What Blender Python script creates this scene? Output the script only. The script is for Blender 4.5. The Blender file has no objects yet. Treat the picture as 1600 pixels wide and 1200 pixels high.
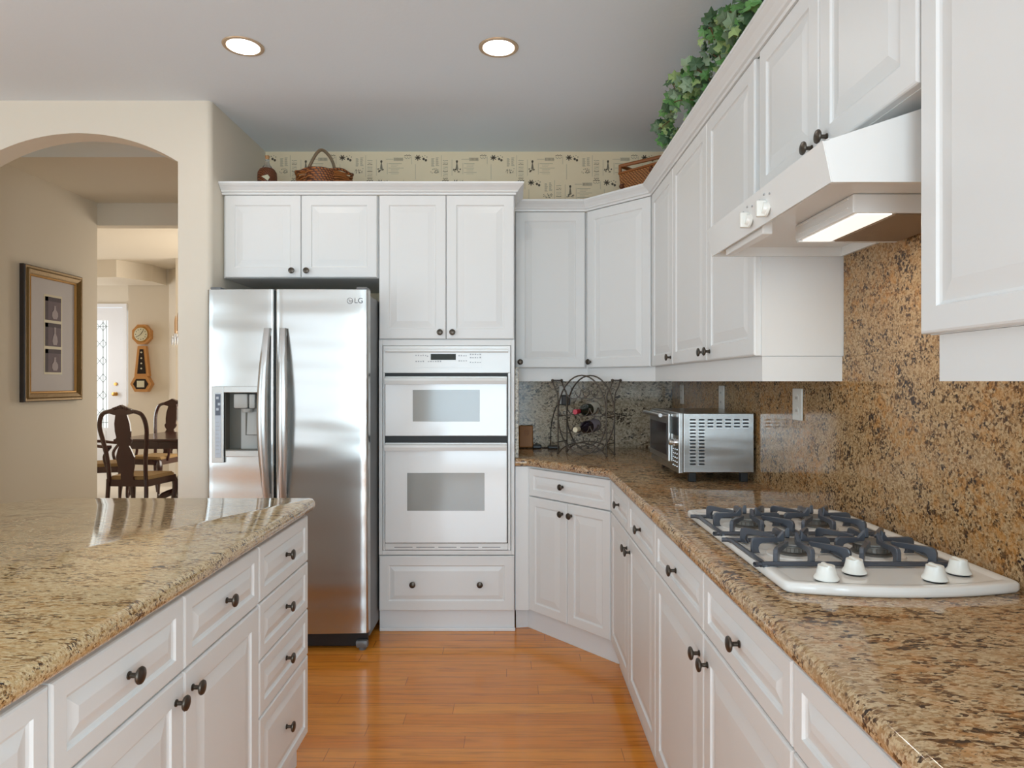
import bpy, bmesh, math, random
from mathutils import Vector, Matrix
random.seed(7)
R = math.radians
SC = bpy.context.scene
COL = SC.collection

# ------------------------------------------------------------ camera, world, lights
CH = 1.32
cd = bpy.data.cameras.new('camera'); cam = bpy.data.objects.new('camera', cd); COL.objects.link(cam)
cam.location = (0, 0, CH); cam.rotation_euler = (R(90), 0, 0)
cd.sensor_width = 36; cd.lens = 1045 / 1600 * 36; cd.shift_y = -4 / 1600; cd.clip_start = 0.05; cd.clip_end = 100
SC.camera = cam
w = bpy.data.worlds.new('daylight'); SC.world = w; w.use_nodes = True
w.node_tree.nodes['Background'].inputs[0].default_value = (0.85, 0.92, 1.0, 1)
w.node_tree.nodes['Background'].inputs[1].default_value = 1.0
SC.view_settings.view_transform = 'Standard'; SC.view_settings.look = 'None'
SC.view_settings.gamma = 1; SC.view_settings.use_curve_mapping = False
SC.view_settings.exposure = 0.24
SC.cycles.use_denoising = True
SC.cycles.max_bounces = 8; SC.cycles.diffuse_bounces = 5; SC.cycles.glossy_bounces = 4
SC.cycles.sample_clamp_indirect = 6

def area(name, loc, rot, sx, sy, power, col=(1, 1, 1), shape='RECTANGLE'):
    l = bpy.data.lights.new(name, 'AREA'); l.shape = shape; l.size = sx; l.size_y = sy; l.energy = power; l.color = col
    o = bpy.data.objects.new(name, l); COL.objects.link(o); o.location = loc; o.rotation_euler = rot
    return o
# daylight through the two windows behind the camera, plus two added side fills
DAY = (0.74, 0.995, 1.17)
area('window_daylight', (-0.45, -2.92, 1.10), (R(90), 0, 0), 1.5, 2.0, 46, DAY)
area('window_daylight', (-2.85, -2.92, 1.15), (R(92), 0, 0), 2.5, 2.1, 13, DAY)
area('window_daylight', (-4.32, -0.4, 1.25), (R(94), 0, R(-90)), 2.6, 1.9, 34, DAY)  # added fill from the left, brightens the right-hand fronts
area('window_daylight', (0.90, -1.5, 1.50), (R(90), 0, R(90)), 1.8, 1.2, 48, DAY)  # added fill from the right, brightens the island fronts
# unseen fills added to brighten the dining room and the entry
area('window_daylight', (-2.15, 7.6, 1.5), (R(90), 0, R(90)), 1.6, 1.6, 52, (1.0, 0.95, 0.84))  # added fill for the dining walls, stands free in the room
area('window_daylight', (-7.3, 8.6, 1.6), (R(90), 0, R(-90)), 1.6, 1.6, 32, (0.92, 0.97, 1.0))  # added fill from the entry side, no window behind it

# ------------------------------------------------------------ materials
def srgb(r, g, b):
    f = lambda c: (c / 255 / 12.92) if c / 255 <= 0.04045 else ((c / 255 + 0.055) / 1.055) ** 2.4
    return (f(r), f(g), f(b), 1)

def mat(name, col, rough=0.5, metal=0.0, bump=0, bscale=100, coat=0, spec=None, emit=None, estr=0, trans=0, alpha=1, ior=None):
    m = bpy.data.materials.new(name); m.use_nodes = True
    nt = m.node_tree; b = nt.nodes['Principled BSDF']
    b.inputs['Base Color'].default_value = col; b.inputs['Roughness'].default_value = rough
    b.inputs['Metallic'].default_value = metal
    if coat: b.inputs['Coat Weight'].default_value = coat; b.inputs['Coat Roughness'].default_value = 0.08
    if spec is not None: b.inputs['Specular IOR Level'].default_value = spec
    if emit: b.inputs['Emission Color'].default_value = emit; b.inputs['Emission Strength'].default_value = estr
    if trans: b.inputs['Transmission Weight'].default_value = trans
    if ior: b.inputs['IOR'].default_value = ior
    if alpha < 1: b.inputs['Alpha'].default_value = alpha
    # faint procedural variation of the surface, so that every material is textured
    tc = nt.nodes.new('ShaderNodeTexCoord'); n = nt.nodes.new('ShaderNodeTexNoise'); n.inputs['Scale'].default_value = bscale
    nt.links.new(tc.outputs['Object'], n.inputs['Vector'])
    if bump:
        bp = nt.nodes.new('ShaderNodeBump'); bp.inputs['Strength'].default_value = bump; bp.inputs['Distance'].default_value = 0.002
        nt.links.new(n.outputs['Fac'], bp.inputs['Height']); nt.links.new(bp.outputs['Normal'], b.inputs['Normal'])
    return m

def nn(nt, t, **kw):
    n = nt.nodes.new(t)
    for k, v in kw.items(): setattr(n, k, v)
    return n
def ramp(nt, stops, fac):
    r = nn(nt, 'ShaderNodeValToRGB'); e = r.color_ramp.elements
    while len(e) < len(stops): e.new(0.5)
    for i, (p, c) in enumerate(stops): e[i].position = p; e[i].color = c
    nt.links.new(fac, r.inputs[0]); return r.outputs[0]
def mix(nt, fac, a, b, mode='MIX'):
    m = nn(nt, 'ShaderNodeMix', data_type='RGBA', blend_type=mode)
    for s, v in ((m.inputs[0], fac), (m.inputs[6], a), (m.inputs[7], b)):
        if hasattr(v, 'links') or hasattr(v, 'is_linked'): nt.links.new(v, s)
        else: s.default_value = v
    return m.outputs[2]

def granite(name, rot, light, mid, brown, orange, oamt, streak=2.6, scale=1.0, damt=1.0, rough=0.07, spec=0.5):
    m = bpy.data.materials.new(name); m.use_nodes = True; nt = m.node_tree; b = nt.nodes['Principled BSDF']
    tc = nn(nt, 'ShaderNodeTexCoord')
    mp = nn(nt, 'ShaderNodeMapping'); mp.inputs['Rotation'].default_value = rot; mp.inputs['Scale'].default_value = (1, streak, streak)
    nt.links.new(tc.outputs['Object'], mp.inputs[0])
    def noise(sc, det, vec, dist=0.0, rough=0.6):
        n = nn(nt, 'ShaderNodeTexNoise'); n.inputs['Scale'].default_value = sc * scale; n.inputs['Detail'].default_value = det
        n.inputs['Roughness'].default_value = rough; n.inputs['Distortion'].default_value = dist
        nt.links.new(vec, n.inputs['Vector']); return n.outputs['Fac']
    v = mp.outputs[0]; o = tc.outputs['Object']
    vg = nn(nt, 'ShaderNodeTexVoronoi'); vg.inputs['Scale'].default_value = 95 * scale; vg.inputs['Randomness'].default_value = 1.0
    # crystals: a random value per grain, bent by a fine noise
    wob = nn(nt, 'ShaderNodeTexNoise'); wob.inputs['Scale'].default_value = 60; nt.links.new(v, wob.inputs['Vector'])
    vm = nn(nt, 'ShaderNodeVectorMath', operation='MULTIPLY_ADD'); vm.inputs[1].default_value = (0.02, 0.02, 0.02)
    nt.links.new(wob.outputs['Color'], vm.inputs[0]); nt.links.new(v, vm.inputs[2]); nt.links.new(vm.outputs[0], vg.inputs['Vector'])
    sep = nn(nt, 'ShaderNodeSeparateColor'); nt.links.new(vg.outputs['Color'], sep.inputs[0])
    def math2(op, a, b_):
        m_ = nn(nt, 'ShaderNodeMath', operation=op)
        for k_, x_ in ((0, a), (1, b_)):
            if isinstance(x_, (int, float)): m_.inputs[k_].default_value = x_
            else: nt.links.new(x_, m_.inputs[k_])
        return m_.outputs[0]
    val = math2('ADD', math2('MULTIPLY', sep.outputs[0], 0.24), math2('ADD', math2('MULTIPLY', noise(40, 5, v, 0.4, 0.7), 0.50), math2('MULTIPLY', noise(9, 3, v, 0.6), 0.50)))
    c = ramp(nt, [(0.46, (0.035, 0.025, 0.022, 1)), (0.515, brown), (0.575, mid), (0.645, light), (0.74, mid)], val)
    of = ramp(nt, [(0.44, (0, 0, 0, 1)), (0.62, (1, 1, 1, 1))], noise(5.5, 4, o, 0.5))
    of2 = ramp(nt, [(0.42, (0, 0, 0, 1)), (0.6, (oamt, oamt, oamt, 1))], noise(30, 4, v, 0.4))
    both = mix(nt, 1.0, of, of2, 'MULTIPLY')
    c = mix(nt, both, c, orange)
    # pale quartz islands
    q = ramp(nt, [(0.66, (0, 0, 0, 1)), (0.74, (0.75, 0.75, 0.75, 1))], noise(11, 3, o, 0.8))
    c = mix(nt, q, c, light)
    d = ramp(nt, [(0.37, (damt, damt, damt, 1)), (0.43, (0, 0, 0, 1))], noise(70, 5, v, 0.3, 0.7))
    dl = ramp(nt, [(0.42, (1, 1, 1, 1)), (0.62, (0.35, 0.35, 0.35, 1))], noise(9, 3, v))
    c = mix(nt, mix(nt, 1.0, d, dl, 'MULTIPLY'), c, srgb(52, 38, 30))
    vo = nn(nt, 'ShaderNodeTexVoronoi'); vo.inputs['Scale'].default_value = 110 * scale; nt.links.new(v, vo.inputs['Vector'])
    vf = ramp(nt, [(0.10, (1, 1, 1, 1)), (0.2, (0, 0, 0, 1))], vo.outputs['Distance'])
    pk = ramp(nt, [(0.52, (0, 0, 0, 1)), (0.6, (1, 1, 1, 1))], noise(17, 3, o))
    c = mix(nt, mix(nt, 1.0, vf, pk, 'MULTIPLY'), c, srgb(40, 36, 44))
    nt.links.new(c, b.inputs['Base Color'])
    b.inputs['Roughness'].default_value = rough; b.inputs['Specular IOR Level'].default_value = spec
    return m

def wood_floor():
    m = bpy.data.materials.new('oak_plank_floor'); m.use_nodes = True; nt = m.node_tree; b = nt.nodes['Principled BSDF']
    tc = nn(nt, 'ShaderNodeTexCoord')
    br = nn(nt, 'ShaderNodeTexBrick'); br.offset = 0.0; br.inputs['Scale'].default_value = 1
    br.inputs['Brick Width'].default_value = 1.05; br.inputs['Row Height'].default_value = 0.083; br.inputs['Mortar Size'].default_value = 0.0009
    br.inputs['Mortar Smooth'].default_value = 0.2; br.inputs['Bias'].default_value = 0.0
    br.inputs['Color1'].default_value = srgb(232, 150, 56); br.inputs['Color2'].default_value = srgb(216, 128, 40); br.inputs['Mortar'].default_value = srgb(120, 58, 22)
    sx = nn(nt, 'ShaderNodeSeparateXYZ'); nt.links.new(tc.outputs['Object'], sx.inputs[0])
    def mth(op, a, b_=None):
        m_ = nn(nt, 'ShaderNodeMath', operation=op)
        for k_, x_ in enumerate((a, b_)):
            if x_ is None: continue
            if isinstance(x_, (int, float)): m_.inputs[k_].default_value = x_
            else: nt.links.new(x_, m_.inputs[k_])
        return m_.outputs[0]
    rowr = mth('FRACT', mth('MULTIPLY', mth('SINE', mth('MULTIPLY', mth('FLOOR', mth('DIVIDE', sx.outputs[1], 0.083)), 12.9898)), 437.585))
    cx = nn(nt, 'ShaderNodeCombineXYZ'); nt.links.new(mth('ADD', sx.outputs[0], rowr), cx.inputs[0]); nt.links.new(sx.outputs[1], cx.inputs[1])
    nt.links.new(cx.outputs[0], br.inputs['Vector'])
    mp = nn(nt, 'ShaderNodeMapping'); mp.inputs['Scale'].default_value = (1.3, 26, 1); nt.links.new(tc.outputs['Object'], mp.inputs[0])
    # shift the grain from row to row
    n = nn(nt, 'ShaderNodeTexNoise'); n.inputs['Scale'].default_value = 2.4; n.inputs['Detail'].default_value = 6; n.inputs['Distortion'].default_value = 1.2
    nt.links.new(mp.outputs[0], n.inputs['Vector'])
    g = ramp(nt, [(0.3, (0.72, 0.66, 0.6, 1)), (0.5, (1, 1, 1, 1)), (0.72, (1.12, 1.1, 1.05, 1))], n.outputs['Fac'])
    c = mix(nt, 1.0, br.outputs['Color'], g, 'MULTIPLY')
    nt.links.new(c, b.inputs['Base Color'])
    b.inputs['Roughness'].default_value = 0.22; b.inputs['Coat Weight'].default_value = 0.35; b.inputs['Coat Roughness'].default_value = 0.1
    bp = nn(nt, 'ShaderNodeBump'); bp.inputs['Strength'].default_value = 0.25; bp.inputs['Distance'].default_value = 0.001; bp.invert = True
    nt.links.new(br.outputs['Fac'], bp.inputs['Height']); nt.links.new(bp.outputs['Normal'], b.inputs['Normal'])
    return m

def steel(name, col, rough, wave=0.0, axis='Z', wscale=1.5):
    m = bpy.data.materials.new(name); m.use_nodes = True; nt = m.node_tree; b = nt.nodes['Principled BSDF']
    b.inputs['Base Color'].default_value = col; b.inputs['Metallic'].default_value = 1; b.inputs['Roughness'].default_value = rough
    tc = nn(nt, 'ShaderNodeTexCoord'); mp = nn(nt, 'ShaderNodeMapping')
    mp.inputs['Scale'].default_value = (1.0, 1.0, 900) if axis == 'Z' else (900, 1, 1)
    nt.links.new(tc.outputs['Object'], mp.inputs[0])
    n = nn(nt, 'ShaderNodeTexNoise'); n.inputs['Scale'].default_value = 1.0; n.inputs['Detail'].default_value = 2; nt.links.new(mp.outputs[0], n.inputs['Vector'])
    b1 = nn(nt, 'ShaderNodeBump'); b1.inputs['Strength'].default_value = 0.05; b1.inputs['Distance'].default_value = 0.0004
    nt.links.new(n.outputs['Fac'], b1.inputs['Height'])
    out = b1.outputs['Normal']
    if wave:   # gentle waviness of the pressed sheet
        n2 = nn(nt, 'ShaderNodeTexNoise'); n2.inputs['Scale'].default_value = wscale; n2.inputs['Detail'].default_value = 1.0
        mp2 = nn(nt, 'ShaderNodeMapping'); mp2.inputs['Scale'].default_value = (0.8, 1.0, 4.0); nt.links.new(tc.outputs['Object'], mp2.inputs[0]); nt.links.new(mp2.outputs[0], n2.inputs['Vector'])
        b2 = nn(nt, 'ShaderNodeBump'); b2.inputs['Strength'].default_value = 1; b2.inputs['Distance'].default_value = wave
        nt.links.new(n2.outputs['Fac'], b2.inputs['Height']); nt.links.new(out, b2.inputs['Normal']); out = b2.outputs['Normal']
    nt.links.new(out, b.inputs['Normal'])
    return m

def wicker(name, c1, c2, sc=60):
    m = bpy.data.materials.new(name); m.use_nodes = True; nt = m.node_tree; b = nt.nodes['Principled BSDF']
    tc = nn(nt, 'ShaderNodeTexCoord')
    ws = []
    for d in ('Z', 'DIAGONAL'):
        wv = nn(nt, 'ShaderNodeTexWave', bands_direction=d); wv.inputs['Scale'].default_value = sc; wv.inputs['Distortion'].default_value = 2.5; wv.inputs['Detail'].default_value = 2
        nt.links.new(tc.outputs['Object'], wv.inputs['Vector']); ws.append(wv.outputs['Fac'])
    mm = nn(nt, 'ShaderNodeMath', operation='MULTIPLY'); nt.links.new(ws[0], mm.inputs[0]); nt.links.new(ws[1], mm.inputs[1])
    c = ramp(nt, [(0.05, c2), (0.45, c1)], mm.outputs[0]); nt.links.new(c, b.inputs['Base Color'])
    bp = nn(nt, 'ShaderNodeBump'); bp.inputs['Strength'].default_value = 0.7; bp.inputs['Distance'].default_value = 0.004
    nt.links.new(mm.outputs[0], bp.inputs['Height']); nt.links.new(bp.outputs['Normal'], b.inputs['Normal'])
    b.inputs['Roughness'].default_value = 0.5
    return m

M = {}
M['white'] = mat('white_cabinet_paint', srgb(230, 229, 227), 0.38, bump=0.02, bscale=400)
M['whitebox'] = M['white']
M['appliance'] = mat('white_enamel', srgb(234, 233, 230), 0.16, spec=0.5)
M['ovenwhite'] = mat('white_oven_glass', srgb(236, 236, 235), 0.12, coat=0.6)
M['ovenglass'] = mat('grey_oven_window', srgb(150, 150, 146), 0.1, coat=0.5)
M['black'] = mat('black_gap', srgb(18, 18, 18), 0.5)
M['blackplastic'] = mat('black_plastic', srgb(30, 31, 33), 0.4)
M['knob'] = mat('dark_bronze_knob', srgb(84, 76, 68), 0.32, metal=0.85)
M['knobhi'] = mat('white_knob', srgb(238, 236, 228), 0.3)
M['iron'] = mat('grey_cast_iron_enamel', srgb(72, 76, 84), 0.3, bump=0.1, bscale=300, coat=0.3)
M['burner'] = mat('burner_cap_grey', srgb(112, 110, 106), 0.45, metal=0.3)
M['burnerring'] = mat('burner_head_aluminium', srgb(120, 116, 110), 0.45, metal=0.7)
M['cooktop'] = mat('white_glass_cooktop', srgb(236, 232, 226), 0.08, spec=0.4)
M['steel'] = steel('brushed_stainless_door', (0.50, 0.498, 0.485, 1), 0.22, wave=0.012, wscale=1.3)
M['steelh'] = steel('brushed_stainless_handle', (0.55, 0.545, 0.53, 1), 0.3)
M['steeltoast'] = steel('brushed_stainless_case', (0.5, 0.5, 0.49, 1), 0.22, wave=0.003, wscale=3)
M['chrome'] = mat('chrome', (0.75, 0.75, 0.75, 1), 0.1, metal=1)
M['fridgeside'] = mat('grey_fridge_side', srgb(112, 112, 112), 0.4, metal=0.3)
M['dispgrey'] = mat('dispenser_grey_plastic', srgb(176, 174, 168), 0.35)
M['disptrim'] = mat('dispenser_silver_trim', srgb(190, 190, 186), 0.25, metal=0.7)
M['disprec'] = mat('dispenser_dark_recess', srgb(96, 92, 82), 0.45)
M['disppanel'] = mat('dispenser_button_panel', srgb(190, 196, 204), 0.2)
M['displcd'] = mat('dispenser_screen', srgb(96, 104, 116), 0.15)
M['display'] = mat('oven_display', srgb(44, 46, 36), 0.35, spec=0.2)
M['print'] = mat('grey_print', srgb(168, 170, 172), 0.5)
M['cream'] = mat('cream_wall_paint', srgb(224, 213, 196), 0.75, bump=0.12, bscale=120)
M['hallwall'] = M['cream']
M['ceil'] = mat('ceiling_paint', srgb(228, 236, 243), 0.85, bump=0.25, bscale=60)
M['paper'] = mat('wallpaper_ground', srgb(234, 214, 180), 0.7, bump=0.05, bscale=200)
M['paperdark'] = mat('wallpaper_dark_print', srgb(92, 80, 66), 0.7)
M['papergrey'] = mat('wallpaper_grey_print', srgb(168, 156, 134), 0.7)
M['woodfloor'] = wood_floor()
M['carpet'] = mat('pale_tile_floor', srgb(226, 218, 206), 0.5, bump=0.1, bscale=200)
M['granite'] = granite('granite_counter', (0, 0, R(28)), srgb(206, 180, 144), srgb(164, 130, 92), srgb(104, 76, 54), srgb(190, 126, 66), 0.6, streak=2.0)
M['granitesplash'] = granite('granite_backsplash', (R(38), 0, 0), srgb(196, 166, 126), srgb(152, 118, 80), srgb(92, 68, 44), srgb(184, 126, 62), 0.65, streak=1.9, damt=1.0, rough=0.12, spec=0.3)
M['granitegrey'] = granite('granite_backsplash_greyer', (0, R(30), 0), srgb(212, 198, 174), srgb(166, 151, 127), srgb(106, 94, 78), srgb(168, 138, 100), 0.3, streak=1.3, rough=0.12, spec=0.3)
M['graniteisland'] = granite('granite_island', (0, 0, R(12)), srgb(224, 202, 162), srgb(196, 166, 120), srgb(140, 104, 66), srgb(190, 140, 76), 0.5, streak=3.2, damt=0.9)
M['outlet'] = mat('outlet_plate_plastic', srgb(224, 220, 212), 0.35)
M['outletdark'] = mat('outlet_slots', srgb(70, 66, 62), 0.5)
M['board'] = mat('bamboo_board', srgb(166, 106, 42), 0.45, bump=0.1, bscale=30)
M['boardmark'] = mat('bamboo_board_mark', srgb(132, 78, 30), 0.5)
M['wire'] = mat('pewter_wire', srgb(84, 74, 64), 0.35, metal=0.7)
M['bottleglass'] = mat('dark_green_bottle', srgb(30, 36, 28), 0.08, coat=0.4)
M['bottlered'] = mat('dark_wine_bottle', srgb(36, 28, 40), 0.08, coat=0.4)
M['capred'] = mat('red_foil_cap', srgb(176, 20, 48), 0.3)
M['capcream'] = mat('cream_foil_cap', srgb(214, 204, 176), 0.35)
M['labelpale'] = mat('pale_label', srgb(206, 200, 186), 0.6)
M['labelgrey'] = mat('lilac_label', srgb(150, 140, 150), 0.6)
M['wick1'] = wicker('brown_wicker', srgb(176, 106, 52), srgb(82, 40, 18), 26)
M['wick2'] = wicker('honey_wicker', srgb(196, 132, 74), srgb(112, 64, 30), 34)
M['wick3'] = wicker('rust_wicker', srgb(150, 84, 36), srgb(74, 34, 14), 40)
M['cane'] = mat('cane_pole', srgb(148, 88, 40), 0.4, bump=0.2, bscale=60)
M['handlebark'] = mat('grey_bark_handle', srgb(128, 108, 84), 0.7, bump=0.4, bscale=90)
M['glassclear'] = mat('clear_glass', (0.95, 0.95, 0.92, 1), 0.05, trans=0.9)
M['cork'] = mat('cork_stopper', srgb(190, 140, 92), 0.7)
M['leaf1'] = mat('ivy_green', srgb(98, 146, 80), 0.5); M['leaf2'] = mat('ivy_grey_green', srgb(140, 162, 130), 0.55)
M['leaf3'] = mat('ivy_dark', srgb(72, 100, 68), 0.55); M['leaf4'] = mat('ivy_light', srgb(150, 172, 110), 0.5)
M['stem'] = mat('ivy_stem', srgb(104, 78, 50), 0.6)
M['brass'] = mat('brass', srgb(196, 150, 84), 0.3, metal=0.9)
M['cantrim'] = mat('downlight_trim', srgb(196, 170, 140), 0.35, metal=0.4)
M['lamp'] = mat('lit_downlight_lens', (1, 1, 1, 1), 0.5, emit=(1, 0.97, 0.92, 1), estr=6)
M['hoodlamp'] = mat('lit_hood_lens', (1, 1, 1, 1), 0.5, emit=(1, 0.93, 0.82, 1), estr=0.75)
M['filter'] = mat('hood_filter_mesh', srgb(150, 128, 104), 0.5, metal=0.5, bump=1.0, bscale=500)
M['frame'] = mat('antique_gold_frame', srgb(122, 96, 54), 0.42, metal=0.5, bump=1.0, bscale=110)
M['framedark'] = mat('frame_dark_side', srgb(58, 50, 48), 0.5)
M['goldbead'] = mat('gold_bead', srgb(190, 146, 84), 0.35, metal=0.6)
M['matboard'] = mat('grey_lilac_mat', srgb(196, 190, 190), 0.7, bump=0.1, bscale=20)
M['niche'] = mat('niche_purple', srgb(104, 88, 96), 0.7); M['niche2'] = mat('niche_dark', srgb(74, 60, 68), 0.7)
M['vasepaint'] = mat('painted_vase', srgb(156, 142, 146), 0.6); M['gilt'] = mat('gilt_line', srgb(206, 196, 168), 0.5)
M['clockwood'] = mat('honey_clock_wood', srgb(196, 140, 80), 0.35, bump=0.1, bscale=40)
M['clockglass'] = mat('dark_clock_glass', srgb(38, 28, 26), 0.15); M['dial'] = mat('clock_dial', srgb(214, 208, 180), 0.4)
M['mahogany'] = mat('dark_mahogany', srgb(58, 26, 22), 0.22, coat=0.4)
M['seatfab'] = mat('gold_brocade_seat', srgb(158, 128, 84), 0.8, bump=0.3, bscale=80)
M['doorwhite'] = mat('entry_door_white', srgb(236, 236, 240), 0.35)
M['leadglass'] = mat('daylit_leaded_glass', srgb(225, 232, 232), 0.15, emit=(0.85, 0.93, 0.95, 1), estr=0.55)
M['lead'] = mat('lead_came', srgb(120, 122, 122), 0.4, metal=0.5)
M['windowpane'] = mat('daylit_window_pane', srgb(240, 245, 250), 0.3, emit=(0.95, 0.98, 1, 1), estr=0.3)
M['redglass'] = mat('ruby_glass', srgb(140, 16, 28), 0.06, trans=0.35, coat=0.5)
M['crystal'] = mat('crystal_drops', (0.9, 0.92, 0.95, 1), 0.05, trans=0.5)
M['candle'] = mat('candle_sleeve', srgb(226, 190, 150), 0.5)
M['plate'] = mat('grey_glazed_plate', srgb(150, 146, 136), 0.3); M['plateyel'] = mat('plate_flower_print', srgb(206, 200, 130), 0.4)
M['paperbit'] = mat('paper_slip', srgb(206, 198, 170), 0.6)
M['badge'] = mat('badge_grey', srgb(92, 92, 94), 0.35, metal=0.3)
M['toedirty'] = mat('toe_kick_paint', srgb(232, 232, 232), 0.45, bump=0.1, bscale=60)

# ------------------------------------------------------------ mesh helpers
TM = {}
def B(): return bmesh.new()
def box(bm, x0, x1, y0, y1, z0, z1, bev=0, mi=0, seg=2):
    vs = [bm.verts.new((x, y, z)) for x in (x0, x1) for y in (y0, y1) for z in (z0, z1)]
    fs = [bm.faces.new([vs[i] for i in f]) for f in ((0, 1, 3, 2), (4, 6, 7, 5), (0, 4, 5, 1), (2, 3, 7, 6), (0, 2, 6, 4), (1, 5, 7, 3))]
    for f in fs: f.material_index = mi
    if bev:
        es = list({e for f in fs for e in f.edges})
        r = bmesh.ops.bevel(bm, geom=es, offset=bev, segments=seg, affect='EDGES', profile=0.5, material=mi)
    return fs
def prism(bm, pts, axis, a0, a1, mi=0):
    def P(p, a): return {'x': (a, p[0], p[1]), 'y': (p[0], a, p[1]), 'z': (p[0], p[1], a)}[axis]
    lo = [bm.verts.new(P(p, a0)) for p in pts]; hi = [bm.verts.new(P(p, a1)) for p in pts]
    n = len(pts); fs = [bm.faces.new(lo), bm.faces.new(hi[::-1])]
    for i in range(n): fs.append(bm.faces.new((lo[i], lo[(i + 1) % n], hi[(i + 1) % n], hi[i])))
    for f in fs: f.material_index = mi
    return fs
def frame_axes(d):
    d = Vector(d).normalized(); u = Vector((0, 0, 1)) if abs(d.z) < 0.9 else Vector((1, 0, 0))
    a = d.cross(u).normalized(); b = d.cross(a).normalized(); return d, a, b
def lathe(bm, prof, o=(0, 0, 0), d=(0, 0, 1), seg=20, mi=0, sx=1, sy=1):
    d, a, b = frame_axes(d); o = Vector(o); rings = []
    for r, h in prof:
        if r < 1e-6: rings.append([bm.verts.new(o + d * h)])
        else: rings.append([bm.verts.new(o + d * h + a * (r * sx * math.cos(2 * math.pi * k / seg)) + b * (r * sy * math.sin(2 * math.pi * k / seg))) for k in range(seg)])
    for p, q in zip(rings, rings[1:]):
        for k in range(seg):
            k2 = (k + 1) % seg
            if len(p) == 1 and len(q) == 1: continue
            if len(p) == 1: f = bm.faces.new((p[0], q[k], q[k2]))
            elif len(q) == 1: f = bm.faces.new((p[k], p[k2], q[0]))
            else: f = bm.faces.new((p[k], p[k2], q[k2], q[k]))
            f.material_index = mi; f.smooth = True
    for rg in (rings[0], rings[-1]):
        if len(rg) > 1:
            f = bm.faces.new(rg); f.material_index = mi
def tube(bm, pts, r, seg=8, closed=False, mi=0, flat=1.0):
    pts = [Vector(p) for p in pts]; n = len(pts); rs = r if isinstance(r, (list, tuple)) else [r] * n
    rings = []; a = None
    for i, p in enumerate(pts):
        t = (pts[(i + 1) % n] - pts[i - 1]) if closed else (pts[min(i + 1, n - 1)] - pts[max(i - 1, 0)])
        t = t.normalized()
        if a is None: _, a, _ = frame_axes(t)
        a = (a - t * a.dot(t)); a = a.normalized() if a.length > 1e-6 else frame_axes(t)[1]
        b = t.cross(a)
        rings.append([bm.verts.new(p + a * rs[i] * math.cos(2 * math.pi * k / seg) + b * rs[i] * flat * math.sin(2 * math.pi * k / seg)) for k in range(seg)])
    m = n if closed else n - 1
    for i in range(m):
        p, q = rings[i], rings[(i + 1) % n]
        for k in range(seg):
            f = bm.faces.new((p[k], p[(k + 1) % seg], q[(k + 1) % seg], q[k])); f.smooth = True; f.material_index = mi
    if not closed:
        for rg in (rings[0], rings[-1]):
            f = bm.faces.new(rg); f.material_index = mi
def ball(bm, c, r, mi=0, seg=12):
    n = 7; lathe(bm, [(r * math.sin(math.pi * i / n), -r * math.cos(math.pi * i / n)) if 0 < i < n else (0, -r * math.cos(math.pi * i / n)) for i in range(n + 1)], c, (0, 0, 1), seg, mi)
def smooth_path(pts, n=6, closed=False):
    pts = [Vector(p) for p in pts]; out = []; N = len(pts)
    rng = range(N) if closed else range(N - 1)
    for i in rng:
        p0 = pts[i - 1] if (closed or i > 0) else pts[i]; p1 = pts[i]; p2 = pts[(i + 1) % N]; p3 = pts[(i + 2) % N] if (closed or i + 2 < N) else p2
        for k in range(n):
            t = k / n
            out.append(0.5 * ((2 * p1) + (p2 - p0) * t + (2 * p0 - 5 * p1 + 4 * p2 - p3) * t * t + (3 * p1 - p0 - 3 * p2 + p3) * t ** 3))
    if not closed: out.append(pts[-1])
    return out
def offset_path(path, o):
    """path of 2D points; positive o moves to the right-hand side of travel"""
    P = [Vector(p) for p in path]; out = []
    for i, p in enumerate(P):
        ns = []
        if i > 0: d = (p - P[i - 1]).normalized(); ns.append(Vector((d.y, -d.x)))
        if i < len(P) - 1: d = (P[i + 1] - p).normalized(); ns.append(Vector((d.y, -d.x)))
        n = sum(ns, Vector((0, 0))) / len(ns); n2 = n.normalized()
        out.append(p + n2 * (o / max(0.3, n2.dot(ns[0]))))
    return out
def sweep(bm, path, prof, closed=True, mi=0, smooth=False):
    rows = []
    for o, z in prof:
        rows.append([bm.verts.new((p.x, p.y, z)) for p in offset_path(path, o)])
    k = len(prof)
    for i in range(k if closed else k - 1):
        a, b = rows[i], rows[(i + 1) % k]
        for j in range(len(path) - 1):
            f = bm.faces.new((a[j], a[j + 1], b[j + 1], b[j])); f.material_index = mi; f.smooth = smooth
    if closed:
        for e in (0, len(path) - 1): f = bm.faces.new([r[e] for r in rows]); f.material_index = mi
def finish(name, bm, mats, parent=None, world=False, smooth=None, recalc=True):
    if recalc: bmesh.ops.recalc_face_normals(bm, faces=bm.faces)
    if world and parent is not None: bm.transform(TM[parent.name].inverted())
    me = bpy.data.meshes.new(name); 
    if smooth:
        for f in bm.faces: f.smooth = True
    bm.to_mesh(me); bm.free()
    for m in (mats if isinstance(mats, (list, tuple)) else [mats]): me.materials.append(m)
    if any(p.use_smooth for p in me.polygons): me.set_sharp_from_angle(angle=R(40))
    o = bpy.data.objects.new(name, me); COL.objects.link(o)
    if parent is not None: o.parent = parent; TM[o.name] = TM[parent.name]
    else: TM[o.name] = Matrix.Identity(4)
    return o
def thing(name, label, cat, loc=(0, 0, 0), rotz=0, group=None):
    o = bpy.data.objects.new(name, None); COL.objects.link(o); o.empty_display_size = 0.1
    o.location = loc; o.rotation_euler = (0, 0, rotz); o['label'] = label; o['category'] = cat
    if group: o['group'] = group
    TM[o.name] = Matrix.Translation(loc) @ Matrix.Rotation(rotz, 4, 'Z')
    return o
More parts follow.
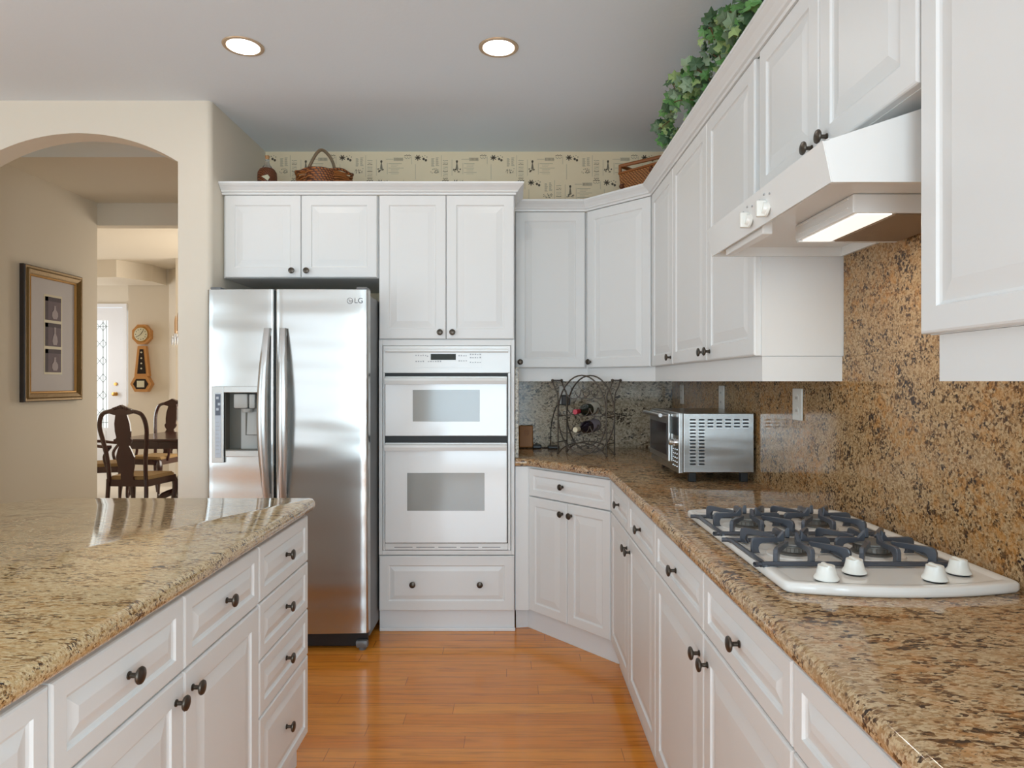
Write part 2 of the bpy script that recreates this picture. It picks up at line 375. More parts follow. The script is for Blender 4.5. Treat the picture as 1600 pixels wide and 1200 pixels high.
def tagged(name, bm, mats, label, cat, loc=(0, 0, 0), group=None, smooth=None):
    bm.transform(Matrix.Translation(Vector(loc) * -1))
    o = finish(name, bm, mats, smooth=smooth); o.location = loc; o['label'] = label; o['category'] = cat
    if group: o['group'] = group
    TM[o.name] = Matrix.Translation(loc)
    return o
def struct(name, bm, mats):
    o = finish(name, bm, mats); o['kind'] = 'structure'; return o
def part(name, bm, m, parent, label=None, **k):
    o = finish(name, bm, m, parent, **k)
    if label: o['label'] = label
    return o
def text_bm(bm, s, size, m4, mi=0, ext=0.0008):
    c = bpy.data.curves.new('t', 'FONT'); c.body = s; c.size = size; c.extrude = ext; c.align_x = 'CENTER'; c.align_y = 'CENTER'
    o = bpy.data.objects.new('t', c); COL.objects.link(o); bpy.context.view_layer.update()
    dg = bpy.context.evaluated_depsgraph_get(); me = bpy.data.meshes.new_from_object(o.evaluated_get(dg)); me.transform(m4)
    n0 = len(bm.faces); bm.from_mesh(me); bm.faces.ensure_lookup_table()
    for f in bm.faces[n0:]: f.material_index = mi
    bpy.data.objects.remove(o); bpy.data.curves.remove(c); bpy.data.meshes.remove(me)

# ------------------------------------------------------------ cabinet fronts
def panel(bm, x0, x1, z0, z1, off=0.052, t=0.02, bw=0.030):
    """raised-panel front: face at y=0 looking to -y, back at y=t"""
    m = min(x1 - x0, z1 - z0) / 2
    if off + bw + 0.012 > m: bw = max(0.008, m - off - 0.014)
    rings = [(0, t), (0, 0.005), (0.0015, 0.0018), (0.005, 0), (off, 0), (off + 0.003, 0.0045), (off + 0.008, 0.0065), (off + 0.008 + bw, 0.0012), (off + 0.011 + bw, 0.0006)]
    rv = []
    for i, y in rings:
        rv.append([bm.verts.new(c) for c in ((x0 + i, y, z0 + i), (x1 - i, y, z0 + i), (x1 - i, y, z1 - i), (x0 + i, y, z1 - i))])
    for a, b in zip(rv, rv[1:]):
        for k in range(4): bm.faces.new((a[k], a[(k + 1) % 4], b[(k + 1) % 4], b[k]))
    bm.faces.new(rv[-1]); bm.faces.new(rv[0][::-1])
KN = None
def add_knob(parent, x, z, y=0.0, loc_only=False):
    bm = B(); lathe(bm, [(0.0075, 0), (0.0075, 0.002), (0.0048, 0.004), (0.0046, 0.014), (0.008, 0.016), (0.0145, 0.0185), (0.0162, 0.0215), (0.015, 0.0245), (0.009, 0.0268), (0, 0.0275)], (x, y, z), (0, -1, 0), 20)
    return part('knob', bm, M['knob'], parent)
def fronts(root, items, g=0.0015):
    for it in items:
        kind, x0, x1, z0, z1, knobs = it[:6]
        off = it[6] if len(it) > 6 else (0.052 if kind == 'door' else 0.034)
        bm = B(); panel(bm, x0 + g, x1 - g, z0 + g, z1 - g, off, bw=0.030 if kind == 'door' else 0.020)
        d = part(kind, bm, M['white'], root)
        for kx, kz in knobs: add_knob(d, kx, kz)
def cabinet(name, label, loc, rotz, W, D, z0, z1, items, group=None, toe=None, rail=None, x_pad=0.0005, extra=None):
    root = thing(name, label, 'cabinet', (loc[0], loc[1], 0), rotz, group)
    bm = B(); box(bm, x_pad, W - x_pad, 0.0205, D, z0, z1); part('carcass', bm, M['white'], root)
    if toe is not None:
        bm = B(); box(bm, toe[0] if len(toe) > 1 else x_pad, toe[1] if len(toe) > 1 else W - x_pad, toe[-1] if len(toe) > 2 else 0.04, D - 0.02, 0.0, z0 - 0.0005); part('toe_kick', bm, M['toedirty'], root)
    if rail is not None:
        bm = B(); rx0, rx1 = rail[0], rail[1]
        m0, m1 = (rail[3], rail[4]) if len(rail) > 3 else (0, 0)
        prism(bm, [(rx0 - m0 * 0.024, 0.024), (rx1 + m1 * 0.024, 0.024), (rx1 + m1 * 0.044, 0.044), (rx0 - m0 * 0.044, 0.044)], 'z', 1.3205, z0 - 0.0005)
        if len(rail) > 2 and rail[2] == 'near': box(bm, rx1 - 0.018, rx1, 0.044, D - 0.004, 1.3205, z0 - 0.0005)
        if len(rail) > 2 and rail[2] == 'far': box(bm, rx0, rx0 + 0.018, 0.044, D - 0.004, 1.3205, z0 - 0.0005)
        part('light_rail', bm, M['white'], root)
    fronts(root, items)
    return root

# ============================================================ THE SETTING
WR, WB, CZ, WL = 1.005, 4.13, 2.739, -1.522     # right wall, back wall, ceiling, alcove side
ARCH_Y = 3.378
bm = B(); box(bm, -4.45, WR + 0.1, -3.05, 3.40, -0.05, 0); box(bm, WL, WR + 0.1, 3.40, WB + 0.1, -0.05, 0)
struct('floor', bm, M['woodfloor'])
bm = B(); box(bm, -8.2, WL, 3.4005, 10.3, -0.05, 0.0); struct('floor_hall', bm, M['carpet'])
bm = B(); box(bm, -4.55, WR + 0.1, -3.05, WB + 0.1, CZ, CZ + 0.05); struct('ceiling', bm, M['ceil'])
bm = B(); box(bm, -8.2, WL - 0.1, WB + 0.101, 5.32, CZ, CZ + 0.05); box(bm, -8.2, -4.551, ARCH_Y, WB + 0.101, CZ, CZ + 0.05); box(bm, -8.2, -1.6, 5.3205, 10.3, 2.86, 2.91)
struct('ceiling_hall', bm, M['cream'])
bm = B(); box(bm, WR, WR + 0.1, -0.55, WB + 0.1, 0, CZ); box(bm, WR, WR + 0.1, -3.05, -2.45, 0, CZ); box(bm, WR, WR + 0.1, -2.45, -0.55, 0, 0.9); box(bm, WR, WR + 0.1, -2.45, -0.55, 2.1, CZ); struct('wall_right', bm, M['cream'])
bm = B(); box(bm, WR + 0.06, WR + 0.07, -2.45, -0.55, 0.9, 2.1); struct('window_5', bm, M['windowpane'])  # unseen glowing pane, added with the right-hand fill
# back wall with printed wallpaper
bm = B(); box(bm, WL - 0.1, WR, WB, WB + 0.1, 0, CZ, mi=0)
def flat(pts, mi):   # a printed shape on the paper, x,z
    yy = WB - 0.0006
    if not all(WL + 0.003 < p[0] < WR - 0.003 and 2.2 < p[1] < CZ - 0.002 for p in pts): return
    f = bm.faces.new([bm.verts.new((p[0], yy, p[1])) for p in pts]); f.material_index = mi
def disc(cx, cz, rx, rz, mi, n=10, rot=0):
    flat([(cx + rx * math.cos(a) * math.cos(rot) - rz * math.sin(a) * math.sin(rot), cz + rx * math.cos(a) * math.sin(rot) + rz * math.sin(a) * math.cos(rot)) for a in [2 * math.pi * k / n for k in range(n)]], mi)
def bar(x0, x1, z0, z1, mi): flat([(x0, z0), (x1, z0), (x1, z1), (x0, z1)], mi)
U = 1 / 253
def motif(x, z, rnd):
    for k in range(7):
        a = k * 2 * math.pi / 7 + 0.2; disc(x + 2.6 * U * math.cos(a), z + 2.2 * U * math.sin(a), 2.9 * U, 0.9 * U, 1, 8, a)
    for dx, dz, r in ((9, -2, 1.9), (12.5, -4, 1.9), (14, 1, 0.8), (7, 2, 0.7), (11, 3, 0.6)): disc(x + dx * U, z + dz * U, r * U, r * U * 1.1, 1)
    for k in range(9):
        bar(x + 21 * U, x + (24 + rnd.random() * 2) * U, z - (1 + k * 1.5) * U, z - (1.7 + k * 1.5) * U, 2); bar(x + 28 * U, x + (31 + rnd.random() * 2) * U, z - (0 + k * 1.5) * U, z - (0.7 + k * 1.5) * U, 2)
    for k in range(26):
        disc(x + (19 + rnd.random() * 14) * U, z - (17 + rnd.random() * 7) * U, 0.8 * U, 0.55 * U, 1 if k % 3 else 2, 6, rnd.random() * 3)
    for k in range(6):
        zz = z - (5 + k * 5.6) * U
        for q in range(4): disc(x + (40 + q * 2.0) * U, zz + rnd.random() * U, 1.2 * U, 0.55 * U, 1 if k % 2 else 2, 6, 0.5)
        bar(x + 39 * U, x + 47 * U, zz - 2.2 * U, zz - 2.6 * U, 2)
    cx = x + 61 * U
    disc(cx, z - 6 * U, 1.7 * U, 2.2 * U, 1); flat([(cx - 0.6 * U, z - 8 * U), (cx + 0.6 * U, z - 8 * U), (cx + 2.6 * U, z - 18 * U), (cx - 2.6 * U, z - 18 * U)], 2)
    bar(cx - 0.5 * U, cx + 0.5 * U, z - 8 * U, z - 19 * U, 1)
    for k in range(12): disc(cx + (rnd.random() * 11 - 5.5) * U, z - (17.5 + rnd.random() * 5) * U, 1.1 * U, 0.8 * U, 1, 6, rnd.random() * 3)
    bar(x + 68 * U, x + 96 * U, z - 2.2 * U, z - 2.8 * U, 2); bar(x + 80 * U, x + 95 * U, z - 0.2 * U, z - 0.9 * U, 2); bar(x + 80 * U, x + 95 * U, z - 4.2 * U, z - 4.9 * U, 2)
    for k in range(7): bar(x + (81 + 2 * k) * U, x + (82.2 + 2 * k) * U, z - 1 * U, z - 4 * U, 2)
    for k in range(5):
        disc(x + (98 + 2 * k) * U, z + (3 + (k % 2)) * U, 1.5 * U, 0.6 * U, 1, 6, 0.4); disc(x + (98 + 2 * k) * U, z - (0.2 + (k % 2)) * U, 1.4 * U, 0.5 * U, 2, 6, -0.3)
    for k in range(8):
        bar(x + 72 * U, x + (86 + rnd.random() * 10) * U, z - (9 + k * 2.3) * U, z - (9.6 + k * 2.3) * U, 2) if k % 3 == 0 else bar(x + 76 * U, x + (84 + rnd.random() * 6) * U, z - (9 + k * 2.3) * U, z - (9.4 + k * 2.3) * U, 2)
    for xx, a, b_ in ((36.3, 4, -30), (53, -3, -28), (70, -8, -26), (108, 2, -10), (-4, -10, -34)): bar(x + xx * U, x + (xx + 0.45) * U, z + b_ * U, z + a * U, 2)
for row in range(3):
    for k in range(-2, 6):
        sx = -1.522 + (k * 118 + (row % 2) * 59 + 2) * U
        motif(sx, CZ - (9.5 + row * 39) * U, random.Random(row * 3 + k % 2))
struct('wall_back', bm, [M['paper'], M['paperdark'], M['papergrey']])
# return wall between fridge alcove and arch, arch wall
bm = B(); box(bm, WL - 0.10, WL, ARCH_Y + 0.12, WB, 0, CZ); struct('wall_alcove', bm, M['cream'])
bm = B()
cxa, hw, spr, rise = -2.19, 0.503, 2.43, 0.144
Ra = (hw * hw + rise * rise) / (2 * rise)
pts = [(WL, 0), (WL, CZ), (-4.5, CZ), (-4.5, 0), (cxa - hw, 0)]
arc = []
a0 = math.asin(hw / Ra)
for k in range(25):
    a = -a0 + 2 * a0 * k / 24; arc.append((cxa + Ra * math.sin(a), spr + rise - Ra + Ra * math.cos(a)))
# built from convex strips so the opening is clean
def wallblock(x0, x1, z0a, z0b): 
    v = [bm.verts.new(c) for c in ((x0, ARCH_Y, z0a), (x1, ARCH_Y, z0b), (x1, ARCH_Y, CZ), (x0, ARCH_Y, CZ), (x0, ARCH_Y + 0.12, z0a), (x1, ARCH_Y + 0.12, z0b), (x1, ARCH_Y + 0.12, CZ), (x0, ARCH_Y + 0.12, CZ))]
    for f in ((0, 1, 2, 3), (7, 6, 5, 4), (0, 4, 5, 1), (3, 2, 6, 7)): bm.faces.new([v[i] for i in f])
for (xa, za), (xb, zb) in zip(arc, arc[1:]): wallblock(xa, xb, za, zb)
box(bm, -4.5, cxa - hw, ARCH_Y, ARCH_Y + 0.12, 0, CZ)
# right pier with a rounded (bull-nose) corner
r = 0.03; pier = [(cxa + hw, ARCH_Y), (WL - r, ARCH_Y)] + [(WL - r + r * math.sin(a), ARCH_Y + r - r * math.cos(a)) for a in [R(15 * k) for k in range(1, 7)]] + [(WL, ARCH_Y + 0.12), (cxa + hw, ARCH_Y + 0.12)]
prism(bm, pier, 'z', 0, CZ)
bmesh.ops.remove_doubles(bm, verts=bm.verts, dist=1e-5)
struct('wall_arch', bm, M['cream'])
bm = B(); box(bm, -4.55, -4.45, -3.05, ARCH_Y, 0, 0.25); box(bm, -4.55, -4.45, -3.05, ARCH_Y, 2.25, CZ); box(bm, -4.55, -4.45, -3.05, -1.7, 0.25, 2.25); box(bm, -4.55, -4.45, 0.9, ARCH_Y, 0.25, 2.25); struct('wall_left', bm, M['cream'])
bm = B(); zz = (0.8, 2.3)
box(bm, -4.45, -4.1, -3.05, -2.98, 0, zz[0]); box(bm, -1.6, -1.2, -3.05, -2.98, 0, zz[0]); box(bm, 0.3, WR, -3.05, -2.98, 0, zz[0]); box(bm, -4.1, -1.6, -3.05, -2.98, 0, 0.08); box(bm, -1.2, 0.3, -3.05, -2.98, 0, 0.08); box(bm, -4.45, WR, -3.05, -2.98, zz[1], CZ)
box(bm, -4.45, -4.1, -3.05, -2.98, *zz); box(bm, -1.6, -1.2, -3.05, -2.98, *zz); box(bm, 0.3, WR, -3.05, -2.98, *zz)
struct('wall_rear', bm, M['cream'])
for k, (x0, x1, z0) in enumerate(((-4.1, -1.6, 0.08), (-1.2, 0.3, 0.08))):
    bm = B(); box(bm, x0, x1, -3.04, -3.03, z0, zz[1]); struct('window_%d' % (k + 1), bm, M['windowpane'])
bm = B(); box(bm, -4.54, -4.53, -1.7, 0.9, 0.25, 2.25); struct('window_3', bm, M['windowpane'])  # unseen glowing pane, added with the left-hand fill
# hall: long wall with the picture, header at the dining opening
HX = -3.3
bm = B(); box(bm, HX - 0.12, HX, ARCH_Y + 0.1205, 5.32, 0, CZ); struct('wall_hall', bm, M['hallwall'])
bm = B(); box(bm, HX - 0.12, -1.7305, 5.3205, 5.42, 2.56, 2.86); box(bm, -2.0, -1.7305, 5.3205, 5.42, 0, 2.56); box(bm, -8.2, HX - 0.07, 5.3205, 5.42, 0, 2.86); struct('wall_header', bm, M['hallwall'])
bm = B(); box(bm, -1.73, -1.63, ARCH_Y + 0.1205, 5.3195, 0, CZ - 0.001); struct('wall_hall_right', bm, M['hallwall'])
# dining room walls
bm = B(); sweep(bm, [(-5.28, 9.2), (-4.72, 9.2), (-4.52, 9.05), (-4.40, 8.75), (-4.2, 8.35), (-1.705, 8.35)], [(0, 0), (0, 2.859), (-0.1, 2.859), (-0.1, 0)]); struct('wall_dining_back', bm, M['cream'])
bm = B(); box(bm, -5.28, -5.18, 9.3005, 10.2, 0, 2.86); struct('wall_entry_side', bm, M['cream'])
bm = B(); box(bm, -8.2, -6.75, 10.1, 10.2, 0, 2.86); box(bm, -5.80, -5.2805, 10.1, 10.2, 0, 2.86); box(bm, -6.75, -5.80, 10.1, 10.2, 2.49, 2.86); struct('wall_entry', bm, M['cream'])
bm = B(); box(bm, -8.3, -8.2, 5.32, 10.2, 0, 2.86); struct('wall_dining_left', bm, M['cream'])
bm = B(); box(bm, -1.7, -1.6, 5.42, 8.35, 0, 2.86); struct('wall_dining_right', bm, M['cream'])
bm = B(); prism(bm, [(-8.19, 8.8), (-5.0, 8.45), (-4.75, 8.85), (-4.75, 9.19), (-8.19, 9.19)], 'z', 2.64, 2.8595); struct('trim_1', bm, M['cream'])
bm = B(); box(bm, -5.795, -5.755, 10.09, 10.0995, 0.97, 2.39); struct('window_4', bm, M['windowpane'])
# entry door
bm = B(); box(bm, -6.75, -6.69, 10.06, 10.1, 0, 2.49); box(bm, -5.86, -5.80, 10.06, 10.1, 0, 2.49); box(bm, -6.69, -5.86, 10.06, 10.1, 2.44, 2.49); struct('trim_2', bm, M['doorwhite'])
dr = bpy.data.objects.new('door_1', None); COL.objects.link(dr); dr['kind'] = 'structure'; TM['door_1'] = Matrix.Identity(4)
bm = B(); box(bm, -6.685, -6.47, 10.1, 10.14, 0.01, 2.435); box(bm, -6.10, -5.865, 10.1, 10.14, 0.01, 2.435); box(bm, -6.47, -6.10, 10.1, 10.14, 2.24, 2.435); box(bm, -6.47, -6.10, 10.1, 10.14, 0.01, 0.62)
for z0 in (0.12, 0.38): box(bm, -6.44, -6.13, 10.094, 10.1, z0, z0 + 0.2, 0.003)
part('door_leaf', bm, M['doorwhite'], dr)
bm = B(); box(bm, -6.47, -6.10, 10.11, 10.125, 0.62, 2.24); part('door_glass', bm, M['leadglass'], dr)
bm = B()
for k in range(6):
    zc = 0.85 + k * 0.26
    for cx in (-6.39, -6.285, -6.18):
        d = 0.05; tube(bm, [(cx, 10.105, zc + d * 1.3), (cx + d, 10.105, zc), (cx, 10.105, zc - d * 1.3), (cx - d, 10.105, zc)], 0.0045, 4, True)
for cx in (-6.44, -6.39, -6.285, -6.18, -6.13): tube(bm, [(cx, 10.105, 0.62), (cx, 10.105, 2.24)], 0.004, 4)
for zc in (0.7, 2.15): tube(bm, [(-6.47, 10.105, zc), (-6.10, 10.105, zc)], 0.004, 4)
part('leading', bm, M['lead'], dr)
bm = B(); lathe(bm, [(0.03, 0), (0.03, 0.01), (0.012, 0.015), (0.012, 0.04), (0.03, 0.05), (0.03, 0.065), (0, 0.075)], (-5.98, 10.1, 1.13), (0, -1, 0), 16); lathe(bm, [(0.025, 0), (0.025, 0.015), (0, 0.017)], (-5.98, 10.1, 1.28), (0, -1, 0), 16); part('door_handle', bm, M['brass'], dr)
bm = B(); box(bm, -8.2, -6.75, 10.085, 10.0995, 0, 0.1); box(bm, -5.27, -4.83, 9.185, 9.1995, 0, 0.1); struct('baseboard_dining', bm, M['doorwhite'])

# ============================================================ TOWER, FRIDGE CABINET
TY = 3.507; XT0, XT1 = -0.701, 0.0134
tw = thing('oven_cabinet', 'tall white cabinet housing the double wall oven, two doors above and one drawer below', 'cabinet', (XT0, TY, 0))
Wt = XT1 - XT0
bm = B(); Dt = WB - TY - 0.002
box(bm, 0.0005, Wt, 0.0205, Dt, 1.530, 2.298); box(bm, 0.0005, Wt, 0.0205, Dt, 0.114, 0.425)
box(bm, 0.0005, 0.03, 0.0205, Dt, 0.4255, 1.5295); box(bm, Wt - 0.03, Wt, 0.0205, Dt, 0.4255, 1.5295); box(bm, 0.03, Wt - 0.03, Dt - 0.02, Dt, 0.4255, 1.5295)
part('carcass', bm, M['white'], tw)
bm = B(); box(bm, 0.0005, Wt, 0.035, Dt - 0.02, 0, 0.1135); box(bm, 0.0005, Wt + 0.004, 0.024, 0.035, 0, 0.018, 0.004); part('toe_kick', bm, M['toedirty'], tw)
# frame round the oven
bm = B(); box(bm, 0.003, 0.022, 0.0, 0.020, 0.411, 1.538, 0.002); box(bm, Wt - 0.018, Wt, 0.0, 0.020, 0.411, 1.538, 0.002); box(bm, 0.022, Wt - 0.018, 0.0, 0.020, 1.508, 1.538, 0.002); box(bm, 0.022, Wt - 0.018, 0.0, 0.020, 0.411, 0.434, 0.002)
part('face_frame', bm, M['white'], tw)
xm = -0.3456 - XT0
fronts(tw, [('door', 0.002, xm, 1.541, 2.298, [(xm - 0.031, 1.577)]), ('door', xm, Wt - 0.001, 1.541, 2.298, [(xm + 0.034, 1.577)]),
            ('drawer', 0.002, Wt - 0.001, 0.116, 0.407, [(-0.520 - XT0, 0.258), (-0.168 - XT0, 0.258)], 0.05)])
fc = cabinet('wall_cabinet', 'short white two-door wall cabinet above the refrigerator', (WL + 0.004, TY), 0, XT0 - WL - 0.006, WB - TY - 0.002, 1.864, 2.298,
             [('door', 0.010, 0.411, 1.864, 2.298, [(0.411 - 0.044, 1.899)]), ('door', 0.411, XT0 - WL - 0.010, 1.864, 2.298, [(0.411 + 0.033, 1.899)])], 'wall cabinets')

# crown mouldings
def crown(path, z, name, label):
    bm = B(); pr = [(-0.012, z), (0.004, z), (0.006, z + 0.010), (0.014, z + 0.013), (0.017, z + 0.020), (0.030, z + 0.034), (0.040, z + 0.042), (0.043, z + 0.046), (0.046, z + 0.048), (0.046, z + 0.058), (-0.012, z + 0.058)]
    sweep(bm, path, pr, True); return tagged(name, bm, M['white'], label, 'moulding')
crown([(WL + 0.002, TY), (XT1 + 0.002, TY), (XT1 + 0.002, 3.752)], 2.2985, 'crown_moulding', 'white stepped crown moulding along the top of the refrigerator and oven cabinets')

# ============================================================ WALL CABINETS OF THE L RUN
UF = 3.80; UX = 0.7226; UZ0, UZ1 = 1.396, 2.285
cabinet('wall_cabinet', 'white single-door wall cabinet right beside the tall oven cabinet', (XT1 + 0.003, UF), 0, 0.4215 - XT1 - 0.003, WB - UF - 0.001, UZ0, UZ1,
        [('door', 0.002, 0.400, UZ0, UZ1, [(0.030, 1.430)])], 'wall cabinets', rail=(0.0, 0.4055, '', 0, 0.438))
# diagonal corner cabinet
ax, ay, bx_, by_ = 0.422, 3.80, UX, 3.472
L = math.hypot(bx_ - ax, by_ - ay); ang = math.atan2(by_ - ay, bx_ - ax)
dc = thing('corner_wall_cabinet', 'white single-door wall cabinet set diagonally across the kitchen corner', 'cabinet', (ax, ay, 0), ang, 'wall cabinets')
bm = B(); dx, dy = (bx_ - ax) / L, (by_ - ay) / L; nx, ny = -dy, dx
o2 = lambda d, i: (ax + dx * i + nx * d, ay + dy * i + ny * d)
pa = o2(0.0205, 0.010); pb = o2(0.0205, L - 0.012)
prism(bm, [(0.4225, ay + 0.0205), pa, pb, (UX + 0.0215, 3.4725), (0.984, 3.4725), (WR - 0.001, 3.4725), (WR - 0.001, WB - 0.001), (0.4225, WB - 0.001)], 'z', UZ0, UZ1)
part('carcass', bm, M['white'], dc, world=True)
fronts(dc, [('door', 0.004, L - 0.004, UZ0, UZ1, [(0.030, 1.430)])])
bm = B(); prism(bm, [(-0.438 * 0.024, 0.024), (L + 0.391 * 0.024, 0.024), (L + 0.391 * 0.044, 0.044), (-0.438 * 0.044, 0.044)], 'z', 1.3205, UZ0 - 0.0005); part('light_rail', bm, M['white'], dc)
# right wall
rz = R(-90); DR = WR - UX - 0.001
cabinet('wall_cabinet', 'narrow white single-door wall cabinet next to the diagonal corner cabinet', (UX, 3.4715), rz, 3.4715 - 3.011, DR, UZ0, UZ1,
        [('door', 0.012, 0.4605, UZ0, UZ1, [(0.4605 - 0.035, 1.430)])], 'wall cabinets', rail=(0.0, 0.4605, '', 0.391, 0))
cabinet('wall_cabinet', 'white two-door wall cabinet to the far side of the range hood', (UX, 3.0105), rz, 3.0105 - 1.990, DR, UZ0, UZ1,
        [('door', 0.001, 3.0105 - 2.484, UZ0, UZ1, [(3.0105 - 2.52, 1.430)]), ('door', 3.0105 - 2.484, 3.0105 - 1.995, UZ0, UZ1, [(3.0105 - 2.445, 1.430)])], 'wall cabinets', rail=(0.0, 3.0105 - 1.995, 'near'))
cabinet('wall_cabinet', 'short white two-door wall cabinet mounted directly above the range hood', (UX, 1.9895), rz, 1.9895 - 1.1885, DR, 1.852, UZ1,
        [('door', 0.032, 1.9895 - 1.575, 1.852, UZ1, [(1.9895 - 1.612, 1.882)]), ('door', 1.9895 - 1.575, 1.9895 - 1.1915, 1.852, UZ1, [(1.9895 - 1.535, 1.882)])], 'wall cabinets')
cabinet('wall_cabinet', 'large white wall cabinet nearest the viewer, at the right beyond the hood', (UX, 1.188), rz, 0.94, DR, UZ0 + 0.006, UZ1,
        [('door', 0.001, 0.47, UZ0 + 0.006, UZ1, [(0.435, 1.435)], 0.045), ('door', 0.47, 0.938, UZ0 + 0.006, UZ1, [(0.505, 1.435)], 0.045)], 'wall cabinets', rail=(0.020, 0.94, 'far'))
crown([(XT1 + 0.003, UF), (0.421, UF), (UX, 3.472), (UX, 0.25)], 2.2855, 'crown_moulding', 'white crown moulding running over the corner and right wall cabinets')

# ============================================================ BASE CABINETS
BX = 0.458; BZ0, BZT = 0.114, 0.8715; DZ0, DZ1 = 0.718, 0.864
ax, ay, bx_, by_ = 0.086, 3.528, BX, 3.10
L = math.hypot(bx_ - ax, by_ - ay); ang = math.atan2(by_ - ay, bx_ - ax)
cb = thing('corner_base_cabinet', 'white base cabinet set diagonally in the corner, one drawer over two doors', 'cabinet', (ax, ay, 0), ang, 'base cabinets')
dx, dy = (bx_ - ax) / L, (by_ - ay) / L; nx, ny = -dy, dx
pa = o2(0.0205, 0.009); pb = o2(0.0205, L - 0.009)
bm = B(); prism(bm, [(XT1 + 0.004, ay), (ax - 0.001, ay), pa, pb, (BX + 0.0215, 3.1005), (WR - 0.03, 3.1005), (WR - 0.03, WB - 0.03), (XT1 + 0.004, WB - 0.03)], 'z', BZ0, BZT)
part('carcass', bm, M['white'], cb, world=True)
bm = B(); prism(bm, [(XT1 + 0.008, 3.585), (0.085, 3.597), (0.496, 3.1265), (WR - 0.05, 3.1265), (WR - 0.05, WB - 0.05), (XT1 + 0.008, WB - 0.05)], 'z', 0, BZ0 - 0.0005)
part('toe_kick', bm, M['toedirty'], cb, world=True)
fronts(cb, [('drawer', 0.003, L - 0.003, DZ0, DZ1, [(L / 2 - 0.03, 0.793)]), ('door', 0.003, L / 2, BZ0, DZ0 - 0.002, [(L / 2 - 0.032, 0.658)], 0.045), ('door', L / 2, L - 0.003, BZ0, DZ0 - 0.002, [(L / 2 + 0.030, 0.658)], 0.045)])
def base_run(label, y0, ym, y1, group='base cabinets'):
    W = y0 - y1; m = y0 - ym
    return cabinet('base_cabinet', label, (BX, y0), rz, W, WR - 0.03 - BX, BZ0, BZT,
        [('drawer', 0.001, m, DZ0, DZ1, [(m / 2, 0.791)]), ('drawer', m, W - 0.001, DZ0, DZ1, [((m + W) / 2, 0.791)]),
         ('door', 0.001, m, BZ0, DZ0 - 0.002, [(m - 0.034, 0.656)]), ('door', m, W - 0.001, BZ0, DZ0 - 0.002, [(m + 0.034, 0.656)])], group, toe=(0.0005,))
base_run('white base cabinet under the toaster oven, next to the diagonal corner', 3.0995, 2.63, 2.1395)
base_run('white base cabinet under the white cooktop', 2.139, 1.60, 1.0945)
base_run('white base cabinet nearest the viewer on the right, under the bare granite', 1.094, 0.595, 0.10)

# ============================================================ GRANITE
def slab(bm, path, back, z0=0.874, z1=0.914, r=0.016, lip=0.0):
    pr = []; n = 8; h = (z1 - z0) / 2
    for k in range(n + 1):
        a = math.pi / 2 - math.pi * k / n
        pr.append((-r + r * math.cos(a), (z0 + z1) / 2 + h * math.sin(a)))
    sweep(bm, path, pr, False, smooth=True)
    ins = offset_path(path, -r)
    for z in (z1, z0):
        bm.faces.new([bm.verts.new((p[0], p[1], z)) for p in list(ins) + [Vector(b) for b in back]])
    bmesh.ops.remove_doubles(bm, verts=bm.verts, dist=1e-5)
SX = 0.985; SY = 4.11
bm = B(); slab(bm, [(XT1 + 0.003, 3.512), (0.078, 3.512), (0.4385, 3.082), (0.4385, 0.08)], [(SX - 0.0005, 0.08), (SX - 0.0005, SY - 0.0005), (XT1 + 0.003, SY - 0.0005)])
tagged('granite_countertop', bm, M['granite'], 'brown speckled granite countertop running along the right wall and round the corner', 'countertop', (0.7, 2.0, 0.874))
bm = B(); box(bm, SX, WR - 0.0005, 0.08, WB - 0.02, 0.80, 1.3945); box(bm, SX, WR - 0.0005, 1.192, 1.986, 1.395, 1.82)
tagged('granite_backsplash', bm, M['granitesplash'], 'brown and orange granite backsplash slab on the right wall behind the cooktop', 'backsplash', (0.995, 2.0, 0.914))
bm = B(); box(bm, XT1 + 0.0225, SX - 0.0005, SY, WB - 0.0005, 0.876, 1.3945); tagged('granite_backsplash', bm, M['granitegrey'], 'greyish granite backsplash behind the wine rack', 'backsplash', (0.5, 4.12, 0.914))
bm = B(); box(bm, XT1 + 0.003, XT1 + 0.022, 3.545, WB - 0.0005, 0.9145, 1.3945, 0.002); tagged('granite_side_splash', bm, M['granitegrey'], 'narrow granite side splash against the tall oven cabinet', 'backsplash', (0.03, 3.8, 0.914))

# ============================================================ ISLAND
IX = -0.70
def isl(label, name, y0, y1, items):
    # facing +X: local x = +Y
    return cabinet(name, label, (IX, y0), R(90), y1 - y0, 0.62, BZ0, BZT, items, 'island cabinets', toe=(0.0005,))
w1 = 2.298 - 1.8525
isl('white island drawer stack with four drawers, at the far end nearest the refrigerator', 'island_drawer_cabinet', 1.8525, 2.298,
    [('drawer', 0.001, w1, 0.704, 0.862, [(w1 / 2, 0.783)]), ('drawer', 0.001, w1, 0.541, 0.703, [(w1 / 2, 0.622)]), ('drawer', 0.001, w1, 0.384, 0.540, [(w1 / 2, 0.462)]), ('drawer', 0.001, w1, 0.114, 0.383, [(w1 / 2, 0.249)])])
w2 = 1.852 - 1.0145; m2 = 1.429 - 1.0145
isl('white island cabinet with two drawers over two doors, in the middle of the island side', 'island_cabinet', 1.0145, 1.852,
    [('drawer', 0.001, m2, 0.702, 0.862, [(m2 / 2, 0.783)]), ('drawer', m2, w2, 0.702, 0.862, [((m2 + w2) / 2, 0.783)]), ('door', 0.001, m2, 0.114, 0.700, [(m2 - 0.036, 0.650)]), ('door', m2, w2, 0.114, 0.700, [(m2 + 0.036, 0.650)])])
w3 = 1.014 - 0.18; m3 = w3 / 2
